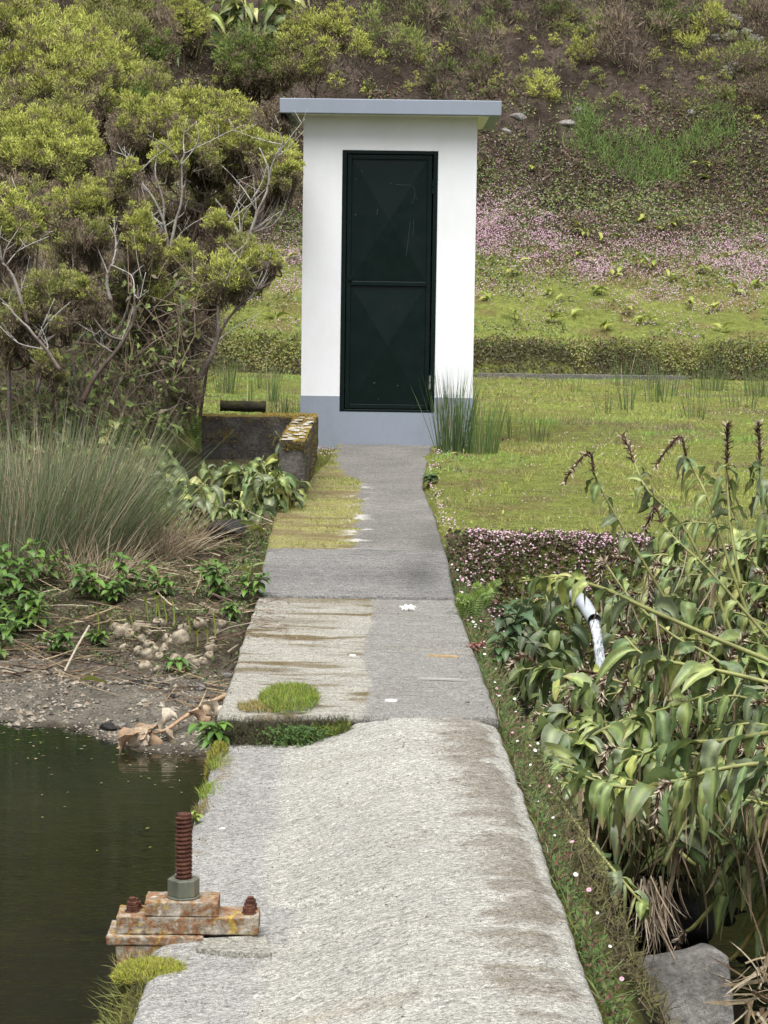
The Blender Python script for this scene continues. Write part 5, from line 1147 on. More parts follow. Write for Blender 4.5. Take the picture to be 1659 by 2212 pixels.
def bank_cover():
    mb = MB(); n = 22000
    y = rng.uniform(10.2, 13.6, n); x = rng.uniform(-2.4, -.62, n); t = y - shore(x, y); k = (t > 1.15) & (rng.random(n) < .35 + .6 * (fbm(x * 3, y * 3, 3) > .5)); x, y = x[k], y[k]; n = len(x)
    P = np.stack([x, y, H(x, y) + rng.uniform(0, .025, n)], 1)
    leafq(mb, P, rng.normal(size=(n, 3)) + A([0, -.3, .3]), rng.normal(size=(n, 3)) * .4 + A([0, -.3, 1]), rng.uniform(.012, .028, n), rng.uniform(.008, .016, n), pick([(.07, .12, .025), (.05, .09, .02), (.11, .15, .04), (.08, .07, .03)], n))
    tag(mb.build('small_leaved_groundcover', M_leaf), 'small green creeping leaves covering the muddy left bank', 'ground cover', kind='stuff')
    mb = MB(); n = 6500; y = rng.uniform(9.7, 13.9, n); x = rng.uniform(-2.6, -.62, n); t = y - shore(x, y); k = (t > .5) & (rng.random(n) < ss(.5, 1.1, t) * (.3 + .7 * (fbm(x * 2, y * 2 + 9, 3) > .48))); x, y = x[k], y[k]; n = len(x)
    P = np.stack([x, y, H(x, y) + rng.uniform(.0, .03, n)], 1); a = rng.random(n) * 6.28
    blades(mb, P, np.stack([np.cos(a), np.sin(a), rng.uniform(-.05, .35, n)], 1), rng.uniform(.06, .3, n), rng.uniform(.003, .009, n), pick(STRAW + [(.13, .09, .07), (.1, .07, .05)], n), .12, 3)
    tag(mb.build('straw_litter', M_dry), 'dry straw and twigs strewn over the left bank', 'litter', kind='stuff')
    mb = MB(); n = 15000; y = rng.uniform(9.0, 11.6, n); x = rng.uniform(-2.6, -.60, n); t = y - shore(x, y); k = (t > -.25) & (t < 1.3) & (rng.random(n) < .4 + .6 * (fbm(x * 3, y * 5, 3) > .5)); x, y = x[k], y[k]; n = len(x)
    r = rng.uniform(.003, .008, n) + .010 * (rng.random(n) < .07)
    P = np.stack([x, y, H(x, y) + r * .2], 1)
    octas(mb, P, r, pick([(.24, .21, .165), (.27, .245, .20), (.13, .115, .095), (.05, .045, .04), (.19, .155, .115)], n), .22, .7)
    tag(mb.build('gravel', M_pebble), 'wet gravel on the shore of the pond', 'gravel', kind='stuff')
bank_cover()
for k, (px, py, s, m_, lb) in enumerate([(235, 1555, .032, M_wetrock, 'black wet stone on the gravel shore nearest the water'), (265, 1550, .02, M_rock, 'small grey stone right of the black wet stone'), (295, 1495, .026, M_wetrock, 'dark flat stone higher up the gravel'), (430, 1500, .024, M_rock, 'brown stone lying next to the dead stalk on the gravel'), (545 - 175, 1515, .02, M_wetrock, 'dark stone in the middle of the gravel'), (150, 1570, .026, M_wetrock, 'long dark stone at the waterline'), (490, 1478, .02, M_rock, 'pale stone in the corner beside the slab'), (404, 1490, .02, M_rock, 'ochre stone above the dead stalk')]):
    c = UZ(px, py, -.29); boulder('stone', (c[0], c[1], g(c[0], c[1]) + s * .25), (s * 1.3, s, s * .7), 40 + k, m_, lb, 'stone', sub=3)
def dead_stalk():
    P = spline([U(497, 1498, 9.9), U(440, 1525, 9.75), U(390, 1555, 9.6), U(330, 1600, 9.45), U(300, 1615, 9.4)], 20); P[:, 2] = np.maximum(P[:, 2], -.30)
    o = thing('dead_ginger_stalk', P[0], 'reddish dead ginger stalk with curled brown leaves lying on gravel into the pond', 'dead stalk')
    mb = MB(); tube(mb, P, np.linspace(.011, .006, 20), 7, (.36, .25, .16)); build(mb, 'stem', M_dry, o, smooth=True)
    for (i, dx, dz_, L) in [(5, .5, .15, .20), (6, .7, -.3, .18), (8, .9, -.1, .2), (10, -.5, .5, .16), (12, .3, -.7, .22), (14, -.6, .2, .24), (15, .2, -.8, .2), (16, -.3, -.4, .22), (17, .5, -.6, .2), (18, -.8, 0, .26), (13, -.8, .3, .2)]:
        mb = MB(); c = A(random.choice([(.40, .32, .23), (.48, .42, .33), (.33, .23, .15)])); bigleaf(mb, P[i] + V(0, 0, .01), V(dx, -.4, dz_), L * .8, .06, 2.2, random.uniform(-1.5, 1.5), c, c * .7, None, 10, 1.1, .8); build(mb, 'curled_leaf', M_dry, o, smooth=True)
dead_stalk()
for (a, b_, r, lb) in [((125, 1480), (193, 1352), .006, 'straight pale dead stalk leaning on the left bank'), ((-5, 1440), (95, 1500), .006, 'curved bleached stalk at the left edge above the water'), ((545, 1345), (420, 1400), .003, 'thin pale twig beside the left edge of upper slab')]:
    p = U(*a, 10.6); q = U(*b_, 11.0); p[2] = max(p[2], -.33); mb = MB(); tube(mb, spline([p, (p + q) / 2 + V(.01, 0, .03), q], 12), r, 6, (.38, .33, .26)); tag(mb.build('dry_stalk', M_dry, smooth=True), lb, 'dry stalk')
for (px, py, d, L, rz, c, lb) in [(200, 1510, 10.3, .17, .5, (.30, .33, .08), 'yellowing fallen leaf curled on the left shore'), (265, 1512, 10.3, .2, .3, (.42, .38, .30), 'bleached fallen leaf blade on the left shore')]:
    b = U(px, py, d); b[2] = g(b[0], b[1]) + .02; mb = MB(); bigleaf(mb, b - V(.07, 0, 0), V(math.cos(rz), math.sin(rz), .2), L, .05, .7, .4, c, A(c) * .8, None, 8, .5, .2); tag(mb.build('fallen_leaf', M_leaf, smooth=True), lb, 'fallen leaf')
#PART5
# ================================================================== LAWN, FLOWERS, SLOPE
def in_hut(x, y): return (np.abs(x - HB[0]) < .70) & (y > 17.93) & (y < 19.6)
def lawn():
    mb = MB(); n = 300000
    y = 12.85 + 18.7 * rng.random(n) ** 1.0; hw = .178 * y + .7; x = rng.uniform(-1, 1, n) * hw
    f = fbm(x * .9, y * .9, 4); f2 = fbm(x * 3 + 5, y * 3, 3); f3 = fbm(x * .5 + 30, y * .5 + 8, 3)
    k = ~((x > pxl(y) - .01) & (x < pxr(y) + .01) & (y < 18.1)) & ~in_hut(x, y) & ((x > -.70 - .0 * y) & (y > 15) | (y > 17.3) | (x > .2)) & ~((x < -.68) & (y < 17.25)) & ((y < 27.9) | (y > 28.1))
    k &= (x > -2.6 - .02 * y) & (rng.random(n) < .55 + .6 * f2)
    k &= (x > 0) | (y > 13.0)
    k &= rng.random(n) < 1 - .93 * ss(30.3, 31.2, y + (f - .5) * 1.5)
    x, y, f, f2, f3 = x[k], y[k], f[k], f2[k], f3[k]; n = len(x)
    P = np.stack([x, y, H(x, y) - .004], 1)
    moss = A([.235, .26, .055]); green = A([.165, .275, .06]); olive = A([.19, .18, .08]); straw = A([.30, .27, .16])
    c = lerp3(moss, green, ss(.38, .56, f)[:, None]); c = lerp3(c, olive, (ss(.50, .62, f2) * .9)[:, None]); f4 = fbm(x * 1.7 + 50, y * 1.0, 4); c = lerp3(c, A([.16, .135, .075]), (ss(.54, .64, f4) * .8)[:, None]); c = lerp3(c, A([.30, .31, .075]), (ss(.5, .62, f3) * .6)[:, None])
    s = rng.random(n) < .10; c[s] = straw * rng.uniform(.7, 1.2, (int(s.sum()), 1)); c = c * rng.uniform(.65, 1.35, (n, 1))
    tall = ss(.45, .62, f) * (1 + .5 * (y > 28)) + 1.6 * ss(.6, .66, fbm(x * 4 + 3, y * 4, 3))
    blades(mb, P, rng.normal(size=(n, 3)) * .55 + A([0, 0, 1]), (.014 + .03 * tall * rng.random(n)) * rng.uniform(.6, 1.3, n), .0055 + .0022 * (y / 20), c, .3, 1)
    n = 9000; y = rng.uniform(13.2, 30.8, n); x = rng.uniform(-2.2, 5.6, n); f = fbm(x * 1.4 + 70, y * 1.4, 3)
    k = (rng.random(n) < ss(.46, .62, f)) & ~((x > pxl(y) - .02) & (x < pxr(y) + .02) & (y < 18.1)) & ~in_hut(x, y) & ((x > -.55) | (y > 17.4)) & ((x > 0) | (y > 14.8)); x, y = x[k], y[k]; n = len(x)
    leafq(mb, np.stack([x, y, H(x, y) + .01], 1), rng.normal(size=(n, 3)) + A([0, -.3, .35]), rng.normal(size=(n, 3)) * .3 + A([0, -.3, 1]), rng.uniform(.025, .06, n), rng.uniform(.01, .022, n), pick([(.20, .27, .06), (.13, .19, .05), (.26, .28, .07), (.12, .10, .05), (.16, .09, .07)], n))
    tag(mb.build('grass', M_grass), 'mossy yellow-green grass of the lawn around the hut', 'grass', kind='stuff')
lawn()
REDL = [(.17, .105, .08), (.13, .115, .06), (.11, .14, .055), (.21, .125, .095), (.15, .15, .065)]
PINK = [(.55, .36, .44), (.62, .45, .51), (.48, .29, .38), (.66, .53, .57)]
def up_z(n, x0, x1, y0, y1):
    x = rng.uniform(x0, x1, n); y = rng.uniform(y0, y1, n); return x, y
def mound(x, y): return .09 * np.clip(fbm(x * 5.5, 7 + y * 2, 3) - .38, 0, 1) * np.exp(-((y - 12.95) / .22) ** 2) * ss(1.6, 1.2, x) * ss(.36, .5, x)
def carpet():
    mb = MB(); fl = MB()
    # leaves on the upper bank
    x, y = up_z(120000, -3.2, 7.4, 28.2, 35.0)
    f = fbm(x * .8 + 2, y * 1.2, 4); f2 = fbm(x * 2.4, y * 2.4 + 4, 3)
    edge = 30.9 + (f - .5) * 1.8
    prob = ss(edge - .8, edge + .6, y) * (1 - ss(33.7, 35.2, y + (f2 - .5) * 3 - .25 * np.clip(x - 2.8, 0, 3))) + .30 * ss(.5, .62, f2) * (y < 31)
    k = rng.random(len(x)) < prob * .9; x, y, f2 = x[k], y[k], f2[k]; n = len(x)
    P = np.stack([x, y, H(x, y) + rng.uniform(0, .03, n)], 1)
    c = pick(REDL, n); gr = rng.random(n) < ss(.42, .58, f2) * .75; c[gr] = pick([(.13, .19, .055), (.18, .23, .07), (.22, .23, .07)], int(gr.sum()))
    leafq(mb, P, rng.normal(size=(n, 3)) + A([0, -.5, .3]), rng.normal(size=(n, 3)) * .4 + A([0, -.6, .8]), rng.uniform(.03, .06, n), rng.uniform(.02, .04, n), c)
    # dark leafy face of the far bank
    x = rng.uniform(-3.2, 7.4, 30000); z = rng.random(30000); y = 27.82 + .55 * z + rng.normal(size=30000) * .04; n = len(x)
    fq_ = fbm(x * 2.5, z * 2 + 30, 3); k = rng.random(n) < .35 + .8 * fq_; x, y, z, fq_ = x[k], y[k], z[k], fq_[k]; n = len(x)
    P = np.stack([x, y, H(x, y) + rng.uniform(0, .06, n)], 1); cb = pick([(.085, .095, .035), (.065, .075, .03), (.11, .085, .05), (.12, .125, .04), (.09, .06, .045)], n)
    tp = rng.random(n) < ss(.42, .9, z + (fq_ - .5) * 1.8); cb[tp] = pick([(.28, .28, .08), (.22, .27, .08), (.25, .21, .10)], int(tp.sum()))
    leafq(mb, P, rng.normal(size=(n, 3)) + A([0, -.6, 0]), rng.normal(size=(n, 3)) * .5 + A([0, -1, .5]), rng.uniform(.02, .05, n), rng.uniform(.012, .028, n), cb)
    # front bank by the ditch
    n = 15000; x = rng.uniform(.36, 1.55, n); t = rng.random(n); y = 12.50 + .75 * t ** .8 + rng.normal(size=n) * .05
    keep = (y < 12.98 + .3 * fbm(x * 3, x * 0, 2)) | (rng.random(n) < .25); x, y = x[keep], y[keep]; n = len(x)
    P = np.stack([x, y, H(x, y) + rng.uniform(0, .035, n) + mound(x, y)], 1)
    leafq(mb, P, rng.normal(size=(n, 3)) + A([0, -.6, .1]), rng.normal(size=(n, 3)) * .5 + A([0, -.8, .7]), rng.uniform(.016, .032, n), rng.uniform(.012, .024, n), pick(REDL[:3] + [(.05, .06, .02), (.10, .06, .05)], n))
    tag(mb.build('knotweed_leaves', M_leaf), 'dark reddish creeping knotweed leaves on the banks', 'ground cover', kind='stuff')
    # pink flower heads
    x, y = up_z(170000, -3.2, 7.4, 28.3, 34.2)
    f = fbm(x * .75 + 8, y * .8 + 3, 3); f2 = fbm(x * 2.2 + 1, y * 2.2 + 7, 3)
    band = np.exp(-((y - (31.0 + .75 * np.exp(-((x - 1.6) / .8) ** 2) + .15 * np.sin(x * 1.3))) / (.75 + .45 * np.exp(-((x - 1.5) / .8) ** 2))) ** 2)
    prob = band * (.25 + .75 * ss(.40, .54, f2)) * 1.0 + .05 * (y > 31.2) * (y < 33.6) + .10 * ss(.52, .62, f2) * (y < 30.6)
    k = rng.random(len(x)) < prob; x, y = x[k], y[k]; n = len(x)
    octas(fl, np.stack([x, y, H(x, y) + rng.uniform(.025, .06, n)], 1), rng.uniform(.006, .0105, n), pick(PINK, n, .12), .1)
    n = 1500; x = rng.uniform(.48, 1.5, n); y = 12.93 + rng.normal(size=n) * .13 + .06; k = (y > 12.5) & (rng.random(n) < ss(.36, .56, fbm(x * 4, y * 4, 3)) * .9 + .1); x, y = x[k], y[k]; n = len(x)
    octas(fl, np.stack([x, y, H(x, y) + rng.uniform(.02, .045, n) + mound(x, y)], 1), rng.uniform(.006, .0085, n), pick(PINK, n, .08), .1)
    n = 380; x = rng.uniform(.42, 1.5, n); y = rng.uniform(12.5, 12.85, n)
    octas(fl, np.stack([x, y - .02, H(x, y) + rng.uniform(.04, .08, n) + mound(x, y)], 1), rng.uniform(.005, .0075, n), pick(PINK + [(.6, .5, .5)], n, .08), .1)
    n = 130; y = rng.uniform(12.6, 18, n); x = pxr(y) + .03 + np.abs(rng.normal(size=n)) * .05; octas(fl, np.stack([x, y, H(x, y) + .03], 1), .006, pick(PINK + [(.6, .5, .5)], n), .1)
    n = 110; y = rng.uniform(17.3, 17.95, n); x = rng.uniform(-.62, -.34, n); octas(fl, np.stack([x, y, H(x, y) + .03], 1), .006, pick(PINK + [(.2, .08, .07)], n), .1)
    n = 2500; x = rng.uniform(-2.2, 3.8, n); y = rng.uniform(13.2, 27.5, n); k = (fbm(x * 1.2, y * 1.2 + 3, 3) > .58) & ~((x > pxl(y)) & (x < pxr(y)) & (y < 18.1)) & ((x > -.6) | (y > 18)) & ~in_hut(x, y); x, y = x[k], y[k]; n = len(x)
    octas(fl, np.stack([x, y, H(x, y) + .025], 1), .006, pick(PINK, n), .1)
    tag(fl.build('knotweed_flowers', M_flower), 'tiny round pink knotweed flower heads on the banks', 'pink flowers', kind='stuff')
carpet()
# strip of daisies and grass along the weir
def daisy_strip():
    mb = MB(); n = 9000; y = rng.uniform(3.0, 13.0, n); r = np.abs(rng.normal(size=n)) * .085 * np.interp(y, [3, 6, 8, 12], [.4, .4, .75, 1.0]) * (.35 + 1.3 * fbm(y * 2.2, 5 + 0 * y, 3)); x = xr(y) + .012 + r; P = np.stack([x, y, H(x, y)], 1)
    P[:, 2] = np.maximum(P[:, 2], -.45)
    c = pick([(.09, .125, .045), (.12, .145, .05), (.075, .10, .04), (.15, .14, .07), (.22, .19, .12)], n)
    kk = rng.random(n) < (ss(5.5, 8.0, y) * .8 + .12) * (.3 + 1.1 * ss(.38, .6, fbm(y * 3.5, P[:, 0] * 9, 3))); P, c, y = P[kk], c[kk], y[kk]; n = len(P)
    blades(mb, P, rng.normal(size=(n, 3)) * .7 + A([.25, -.1, .7]), rng.uniform(.025, .085, n), rng.uniform(.0022, .0045, n), c, .5, 3)
    n = 9000; y = rng.uniform(3.0, 13.0, n); r = np.abs(rng.normal(size=n)) * .09 * np.interp(y, [3, 6, 8, 12], [.4, .4, .75, 1.0]) * (.35 + 1.3 * fbm(y * 2.2, 5 + 0 * y, 3)); x = xr(y) + .015 + r; P = np.stack([x, y, np.maximum(H(x, y), -.5) + rng.uniform(0, .06, n)], 1)
    leafq(mb, P, rng.normal(size=(n, 3)) + A([.3, 0, .2]), rng.normal(size=(n, 3)) * .5 + A([0, -.3, 1]), rng.uniform(.012, .03, n), rng.uniform(.004, .010, n), pick([(.07, .12, .03), (.05, .085, .028), (.10, .13, .04), (.12, .06, .045)], n))
    tag(mb.build('verge_grass', M_grass), 'grass and small leaves along the right edge of the weir', 'grass', kind='stuff')
    mb2 = MB(); n = 2600; y = rng.uniform(5.5, 8.2, n); x = xr(y) + rng.uniform(.03, .30, n); P = np.stack([x, y, H(x, y) + rng.uniform(0, .05, n)], 1)
    blades(mb2, P, rng.normal(size=(n, 3)) * .8 + A([.2, -.1, .6]), rng.uniform(.02, .06, n), .004, pick([(.08, .075, .03), (.05, .045, .022), (.12, .12, .04), (.11, .085, .05)], n), .4, 2)
    tag(mb2.build('bank_moss', M_grass), 'brownish moss and small plants on the ditch side below the weir', 'moss', kind='stuff')
    for k in range(64):
        y = 5.3 + 7.5 * random.random() ** .7; x = float(xr(y)) + .025 + abs(random.gauss(0, .055 if y > 7.5 else .035)); z = max(g(x, y), -.5) + random.uniform(.05, .10)
        c = V(x, y, z); mb = MB(); m_ = 13; a = np.linspace(0, 6.283, m_, endpoint=False); nn = nrm(V(random.uniform(-.4, .4), random.uniform(-.9, -.1), .8)); s_ = nrm(np.cross(nn, V(1, 0, 0))); t_ = np.cross(nn, s_)
        D = np.cos(a)[:, None] * s_ + np.sin(a)[:, None] * t_ + nn * .15; pk = random.random() < .45
        rr = random.uniform(.0042, .0075)
        leafq(mb, np.tile(c, (m_, 1)) + D * rr * .2, D, np.tile(nn, (m_, 1)), rr, rr * .42, (.62, .36, .48) if pk else (.78, .76, .74), .1)
        octas(mb, (c + nn * .0008)[None], rr * .3, (.5, .36, .03)); tube(mb, [c - nn * .001, c + V(-.008, .01, -.05)], .0007, 4, (.09, .12, .04), False)
        tag(mb.build('daisy', M_flower, origin=c), ('small pink daisy' if pk else 'small white daisy') + ' in the verge along the right edge of the weir', 'daisy', 'pink daisies along the weir' if pk else 'white daisies along the weir')
daisy_strip()
# fern by the ramp
def fern(px, py, d, label, n=4, L=.24, z=None):
    b = U(px, py, d); b[2] = g(b[0], b[1]) if z is None else z; o = thing('fern', b, label, 'fern')
    for q in range(n):
        a = -2.2 + q * 1.3 / max(1, n - 1) * 1.6 + random.uniform(-.2, .2); e = b + V(math.cos(a) * L * .6, math.sin(a) * L * .3 - .03, L * random.uniform(.55, .9))
        P = spline([b, (b + e) / 2 + V(0, 0, .05), e], 22); tg = nrm(np.gradient(P, axis=0)); mb = MB(); tube(mb, P, .0015, 4, (.12, .13, .04), False)
        side = nrm(np.cross(tg, V(.2, -1, .4)))
        for sg in (1, -1):
            t = np.linspace(0, 1, 20); ln = L * .30 * np.sin(np.pi * (t * .8 + .18)) ** .8 * (1 - t * .55)
            leafq(mb, P[1:21], side[1:21] * sg + tg[1:21] * .35, np.tile(V(0, -.8, .6), (20, 1)), ln, .012, pick([(.12, .20, .035), (.16, .23, .04)], 20), .1)
        build(mb, 'frond', M_leaf, o)
fern(1010, 1310, 11.1, 'bright green fern beside the right edge of the ramp', 4, .2, -.08)
fern(1045, 1265, 11.6, 'smaller fern in front of the pink flower bank', 3, .16, -.08)
fern(440, 800, 17.6, 'fern in the shade under the left thicket', 5, .35)
# moss and tufts on the concrete
def tuft(name, cx, cy, rx, ry, n, h, cols, label, cat, z=None, dens=None, w=.003, upz=0, mat=None):
    a = rng.random(n) * 6.283; q = np.sqrt(rng.random(n)); x = cx + np.cos(a) * q * rx; y = cy + np.sin(a) * q * ry
    zz = (z if z is not None else 0) + upz * np.sqrt(np.clip(1 - q * q, 0, 1))
    zz = zz * np.ones(n)
    mb = MB(); blades(mb, np.stack([x, y, zz], 1), rng.normal(size=(n, 3)) * .5 + A([0, 0, 1]), h * rng.uniform(.5, 1.2, n), w, pick(cols, n, .2), .4, 2)
    return tag(mb.build(name, mat or M_grass), label, cat)
GT = [(.14, .21, .028), (.18, .24, .03), (.11, .17, .028), (.2, .2, .06)]
c = UZ(625, 1515, .005); tuft('grass_tuft', c[0], c[1], .115, .26, 3400, .028, GT, 'bright green cushion of grass on the front edge of the upper slab', 'grass tuft', .004, upz=.03)
c = UZ(570, 1530, .005); tuft('grass_tuft', c[0], c[1] + .02, .10, .10, 1200, .022, [(.22, .17, .05), (.16, .17, .04), (.25, .2, .09)], 'brownish grass fringe left of the bright cushion on slab edge', 'grass tuft', .0, upz=.012)
def corner():
    mb = MB(); n = 5200; x = rng.uniform(-.60, -.12, n); t = rng.random(n); wd = np.interp(x, [-.6, -.3, -.1], [.16, .13, .03]); y = 8.33 - np.abs(rng.normal(size=n)) * .4 * wd; hh = np.clip(1 - (8.35 - y) / wd / .9, 0, 1); zb = np.interp(x, [-.6, -.36, -.1], [-.108, -.10, -.035]); z = zb + (zb * -1 + .0) * hh * .8
    c = pick([(.055, .05, .03), (.04, .035, .025), (.075, .06, .035), (.06, .075, .025)], n); gr = (rng.random(n) < ss(-.5, -.2, x) * .7 * (hh < .45)); c[gr] = pick(GT, int(gr.sum()))
    blades(mb, np.stack([x, y, z], 1), rng.normal(size=(n, 3)) * .6 + A([0, -.35, .7]), rng.uniform(.012, .05, n), .003, c, .5, 2)
    n = 900; x = rng.normal(size=n) * .05 - .30; y = 8.24 + rng.normal(size=n) * .03; z = -.09 + rng.random(n) * .07
    leafq(mb, np.stack([x, y, z], 1), rng.normal(size=(n, 3)) + A([0, -.4, .2]), rng.normal(size=(n, 3)) * .5 + A([0, -.5, .8]), rng.uniform(.010, .02, n), rng.uniform(.006, .011, n), pick([(.055, .10, .03), (.075, .13, .035)], n))
    tag(mb.build('corner_turf', M_grass), 'dark turf and weeds in the step below the upper slab', 'turf', kind='stuff')
    mb = MB(); X, Y = np.meshgrid(np.linspace(-.61, -.10, 60), np.linspace(0, 1, 24), indexing='ij'); wd = np.interp(X, [-.6, -.3, -.1], [.17, .14, .02]); yy = 8.365 - wd * Y; zb = np.interp(X, [-.6, -.36, -.1], [-.115, -.105, -.03]); zz = zb + (-.012 - zb) * (1 - Y) ** 1.3 * ss(-.08, -.3, X) + (fbm(X * 30, Y * 8, 3) - .5) * .02
    grid(mb, X.T, yy.T, zz.T, np.tile(A([.05, .042, .03]), (24, 60, 1))); tag(mb.build('corner_soil', M_ground, smooth=True), kind='structure')
corner()
c = UZ(472, 1590, -.08); tuft('moss_cushion', c[0] + .02, c[1] - .25, .05, .13, 1300, .02, [(.19, .19, .03), (.14, .16, .03), (.24, .22, .04)], 'yellow-green moss down the pond side of the slab corner', 'moss', -.20, upz=.14)
for (px, py, rx, ry, n, lb) in [(478, 1655, .035, .10, 420, 'grass tuft at the left edge of weir nearest the slab corner'), (455, 1715, .035, .12, 500, 'grass tuft on the left edge of weir halfway to the spindle'), (440, 1755, .03, .1, 300, 'brownish grass tuft on the left edge of weir behind the spindle')]:
    c = UZ(px, py, -.105); tuft('grass_tuft', c[0], c[1], rx, ry, n, .035, GT if 'brown' not in lb else [(.2, .16, .06), (.15, .14, .05)], lb, 'grass tuft', -.108, w=.0028)
def soil_end():
    YE = 5.70
    def at(u, v):
        y = 4.4 + (YE - 4.4) * u; wdt = .02 + .15 * u ** 1.5
        return xl(y) + .02 - wdt * v, y, -.10 - .26 * v ** 1.8
    mb = MB(); Uu, Vv = np.meshgrid(np.linspace(0, 1, 50), np.linspace(0, 1, 28), indexing='ij'); x, y, z = at(Uu, Vv)
    z = z + (fbm(Uu * 14, Vv * 6, 3) - .5) * .06 - .005
    ex = np.stack([x[-1], y[-1] + .05, z[-1] - .02], -1)
    grid(mb, np.vstack([x, x[-1:]]), np.vstack([y, y[-1:] + .01]), np.vstack([z, z[-1:] * 0 - .5]), np.tile(A([.040, .032, .020]), (51, 28, 1)))
    tag(mb.build('soil_ledge', M_ground, smooth=True), kind='structure')
    mb = MB(); n = 5200; u = rng.random(n) ** .6; v = rng.random(n) ** 1.4; x, y, z = at(u, v)
    c = pick([(.12, .13, .03), (.09, .10, .025), (.16, .15, .04), (.06, .05, .025)], n)
    kp = rng.random(n) < 1.1 - v; x, y, z, c = x[kp], y[kp], z[kp], c[kp]; n = len(x)
    blades(mb, np.stack([x, y, z], 1), rng.normal(size=(n, 3)) * .5 + A([-.5, 0, .6]), rng.uniform(.008, .026, n), .0025, c, .5, 2)
    n = 200; x, y, z = at(rng.uniform(.55, 1, n), rng.uniform(.3, .8, n)); blades(mb, np.stack([x, y, z], 1), rng.normal(size=(n, 3)) * .35 + A([-.8, -.1, .55]), rng.uniform(.03, .075, n), .0022, pick([(.2, .21, .06), (.15, .17, .05)], n), .4, 3)
    tag(mb.build('ledge_moss', M_grass), 'moss and grass on the broken pond side of the weir', 'moss', kind='stuff')
    n = 5600; a = rng.random(n) * 6.283; q = np.sqrt(rng.random(n)); c0 = UZ(330, 2100, -.10); x = c0[0] + np.cos(a) * q * .098; y = c0[1] + np.sin(a) * q * .085
    mb = MB(); z = -.112 + .028 * np.sqrt(1 - q * q) - .5 * np.clip(xl(y) - .05 - x, 0, None); blades(mb, np.stack([x, y, z], 1), rng.normal(size=(n, 3)) * .55 + A([-.15, -.1, .8]), rng.uniform(.008, .02, n), .0030, pick([(.25, .28, .035), (.30, .31, .045), (.18, .21, .03), (.24, .2, .07)], n), .4, 2)
    n = 90; blades(mb, np.stack([c0[0] + rng.uniform(-.1, .08, n), c0[1] + rng.uniform(.02, .07, n), np.full(n, -.10)], 1), rng.normal(size=(n, 3)) * .4 + A([-.3, 0, .9]), rng.uniform(.03, .06, n), .0016, (.26, .25, .09), .3, 3)
    tag(mb.build('moss_cushion', M_grass), 'bright yellow-green moss cushion in front of the rusty sluice bearing', 'moss')
soil_end()
def path_moss():
    mb = MB(); n = 26000; y = rng.uniform(12.62, 17.8, n); x = rng.uniform(-.68, -.1, n); ml = mossline(y); f = fbm(x * 3 + 9, y * 9, 4); f4 = fbm(x * 5, y * 5 + 4, 3)
    k = (x > pxl(y) + .005) & (x < ml + .12 * (f - .5)) & (rng.random(n) < .02 + .7 * ss(.44, .62, f)); x, y, f, f4 = x[k], y[k], f[k], f4[k]; n = len(x)
    c = lerp3(A([.19, .14, .045]), A([.28, .27, .08]), ss(.38, .6, f)[:, None]); gr = rng.random(n) < ss(.5, .6, f4) * .6 + .5 * (y > 14.6); c[gr] = pick([(.16, .19, .03), (.12, .16, .03)], int(gr.sum()))
    blades(mb, np.stack([x, y, zpath(y)], 1), rng.normal(size=(n, 3)) * .6 + A([0, 0, .9]), rng.uniform(.008, .022, n), .0045, c * rng.uniform(.7, 1.3, (n, 1)), .4, 1)
    n = 5200; y = rng.uniform(14.6, 17.9, n); x = rng.uniform(-.72, -.40, n); k = (x < pxl(y)) ; x, y = x[k], y[k]; n = len(x)
    blades(mb, np.stack([x, y, H(x, y) - .003], 1), rng.normal(size=(n, 3)) * .5 + A([0, 0, 1]), rng.uniform(.02, .06, n), .005, pick([(.16, .19, .03), (.12, .17, .03), (.19, .17, .05)], n, .2), .4, 2)
    tag(mb.build('path_moss', M_grass), 'ochre and green moss covering the left side of the upper path', 'moss', kind='stuff')
path_moss()
def grit():
    mb = MB(); n = 700; y = rng.uniform(4.4, 11.4, n); u = rng.random(n); u = np.where(rng.random(n) < .55, u ** 3, 1 - u ** 3); x = xl(y) + .02 + (xr(y) - xl(y) - .04) * u
    z = np.where(y < 8.36, -.084 + .082 * ss(0, 1, (u - .235) / .44) ** .85 - .03 * ss(.86, 1, u) ** 2, zpath(y)) + .004
    octas(mb, np.stack([x, y, z], 1), rng.uniform(.0015, .004, n), pick([(.12, .10, .07), (.30, .27, .22), (.07, .06, .045), (.20, .14, .08)], n), .25, .6)
    n = 160; y = rng.uniform(10.2, 11.5, n); x = xl(y) + np.abs(rng.normal(size=n)) * .09 + .02; a = rng.random(n) * 6.28
    blades(mb, np.stack([x, y, zpath(y) + .005], 1), np.stack([np.cos(a), np.sin(a), rng.uniform(0, .12, n)], 1), rng.uniform(.02, .09, n), .003, pick([(.16, .10, .07), (.10, .07, .05), (.25, .19, .13)], n), .1, 2)
    tag(mb.build('grit', M_pebble), 'grit and plant crumbs scattered on the concrete', 'grit', kind='stuff')
grit()
def floating():
    mb = MB(); n = 150; x = rng.uniform(-3.2, -.66, n); t = np.abs(rng.normal(size=n)) * .6; y = shore(x, np.full(n, 9.3)) - .05 - t; k = x < xl(y) - .03; x, y = x[k], y[k]; n = len(x); a = rng.random(n) * 6.28
    leafq(mb, np.stack([x, y, np.full(n, -.346)], 1), np.stack([np.cos(a), np.sin(a), 0 * a], 1), np.tile(V(0, 0, 1), (n, 1)), rng.uniform(.006, .03, n), rng.uniform(.004, .012, n), pick([(.25, .20, .12), (.13, .10, .06), (.20, .22, .06), (.3, .27, .2)], n), .05)
    tag(mb.build('floating_debris', M_dry), 'leaf scraps floating on the pond near its shore', 'debris', kind='stuff')
floating()
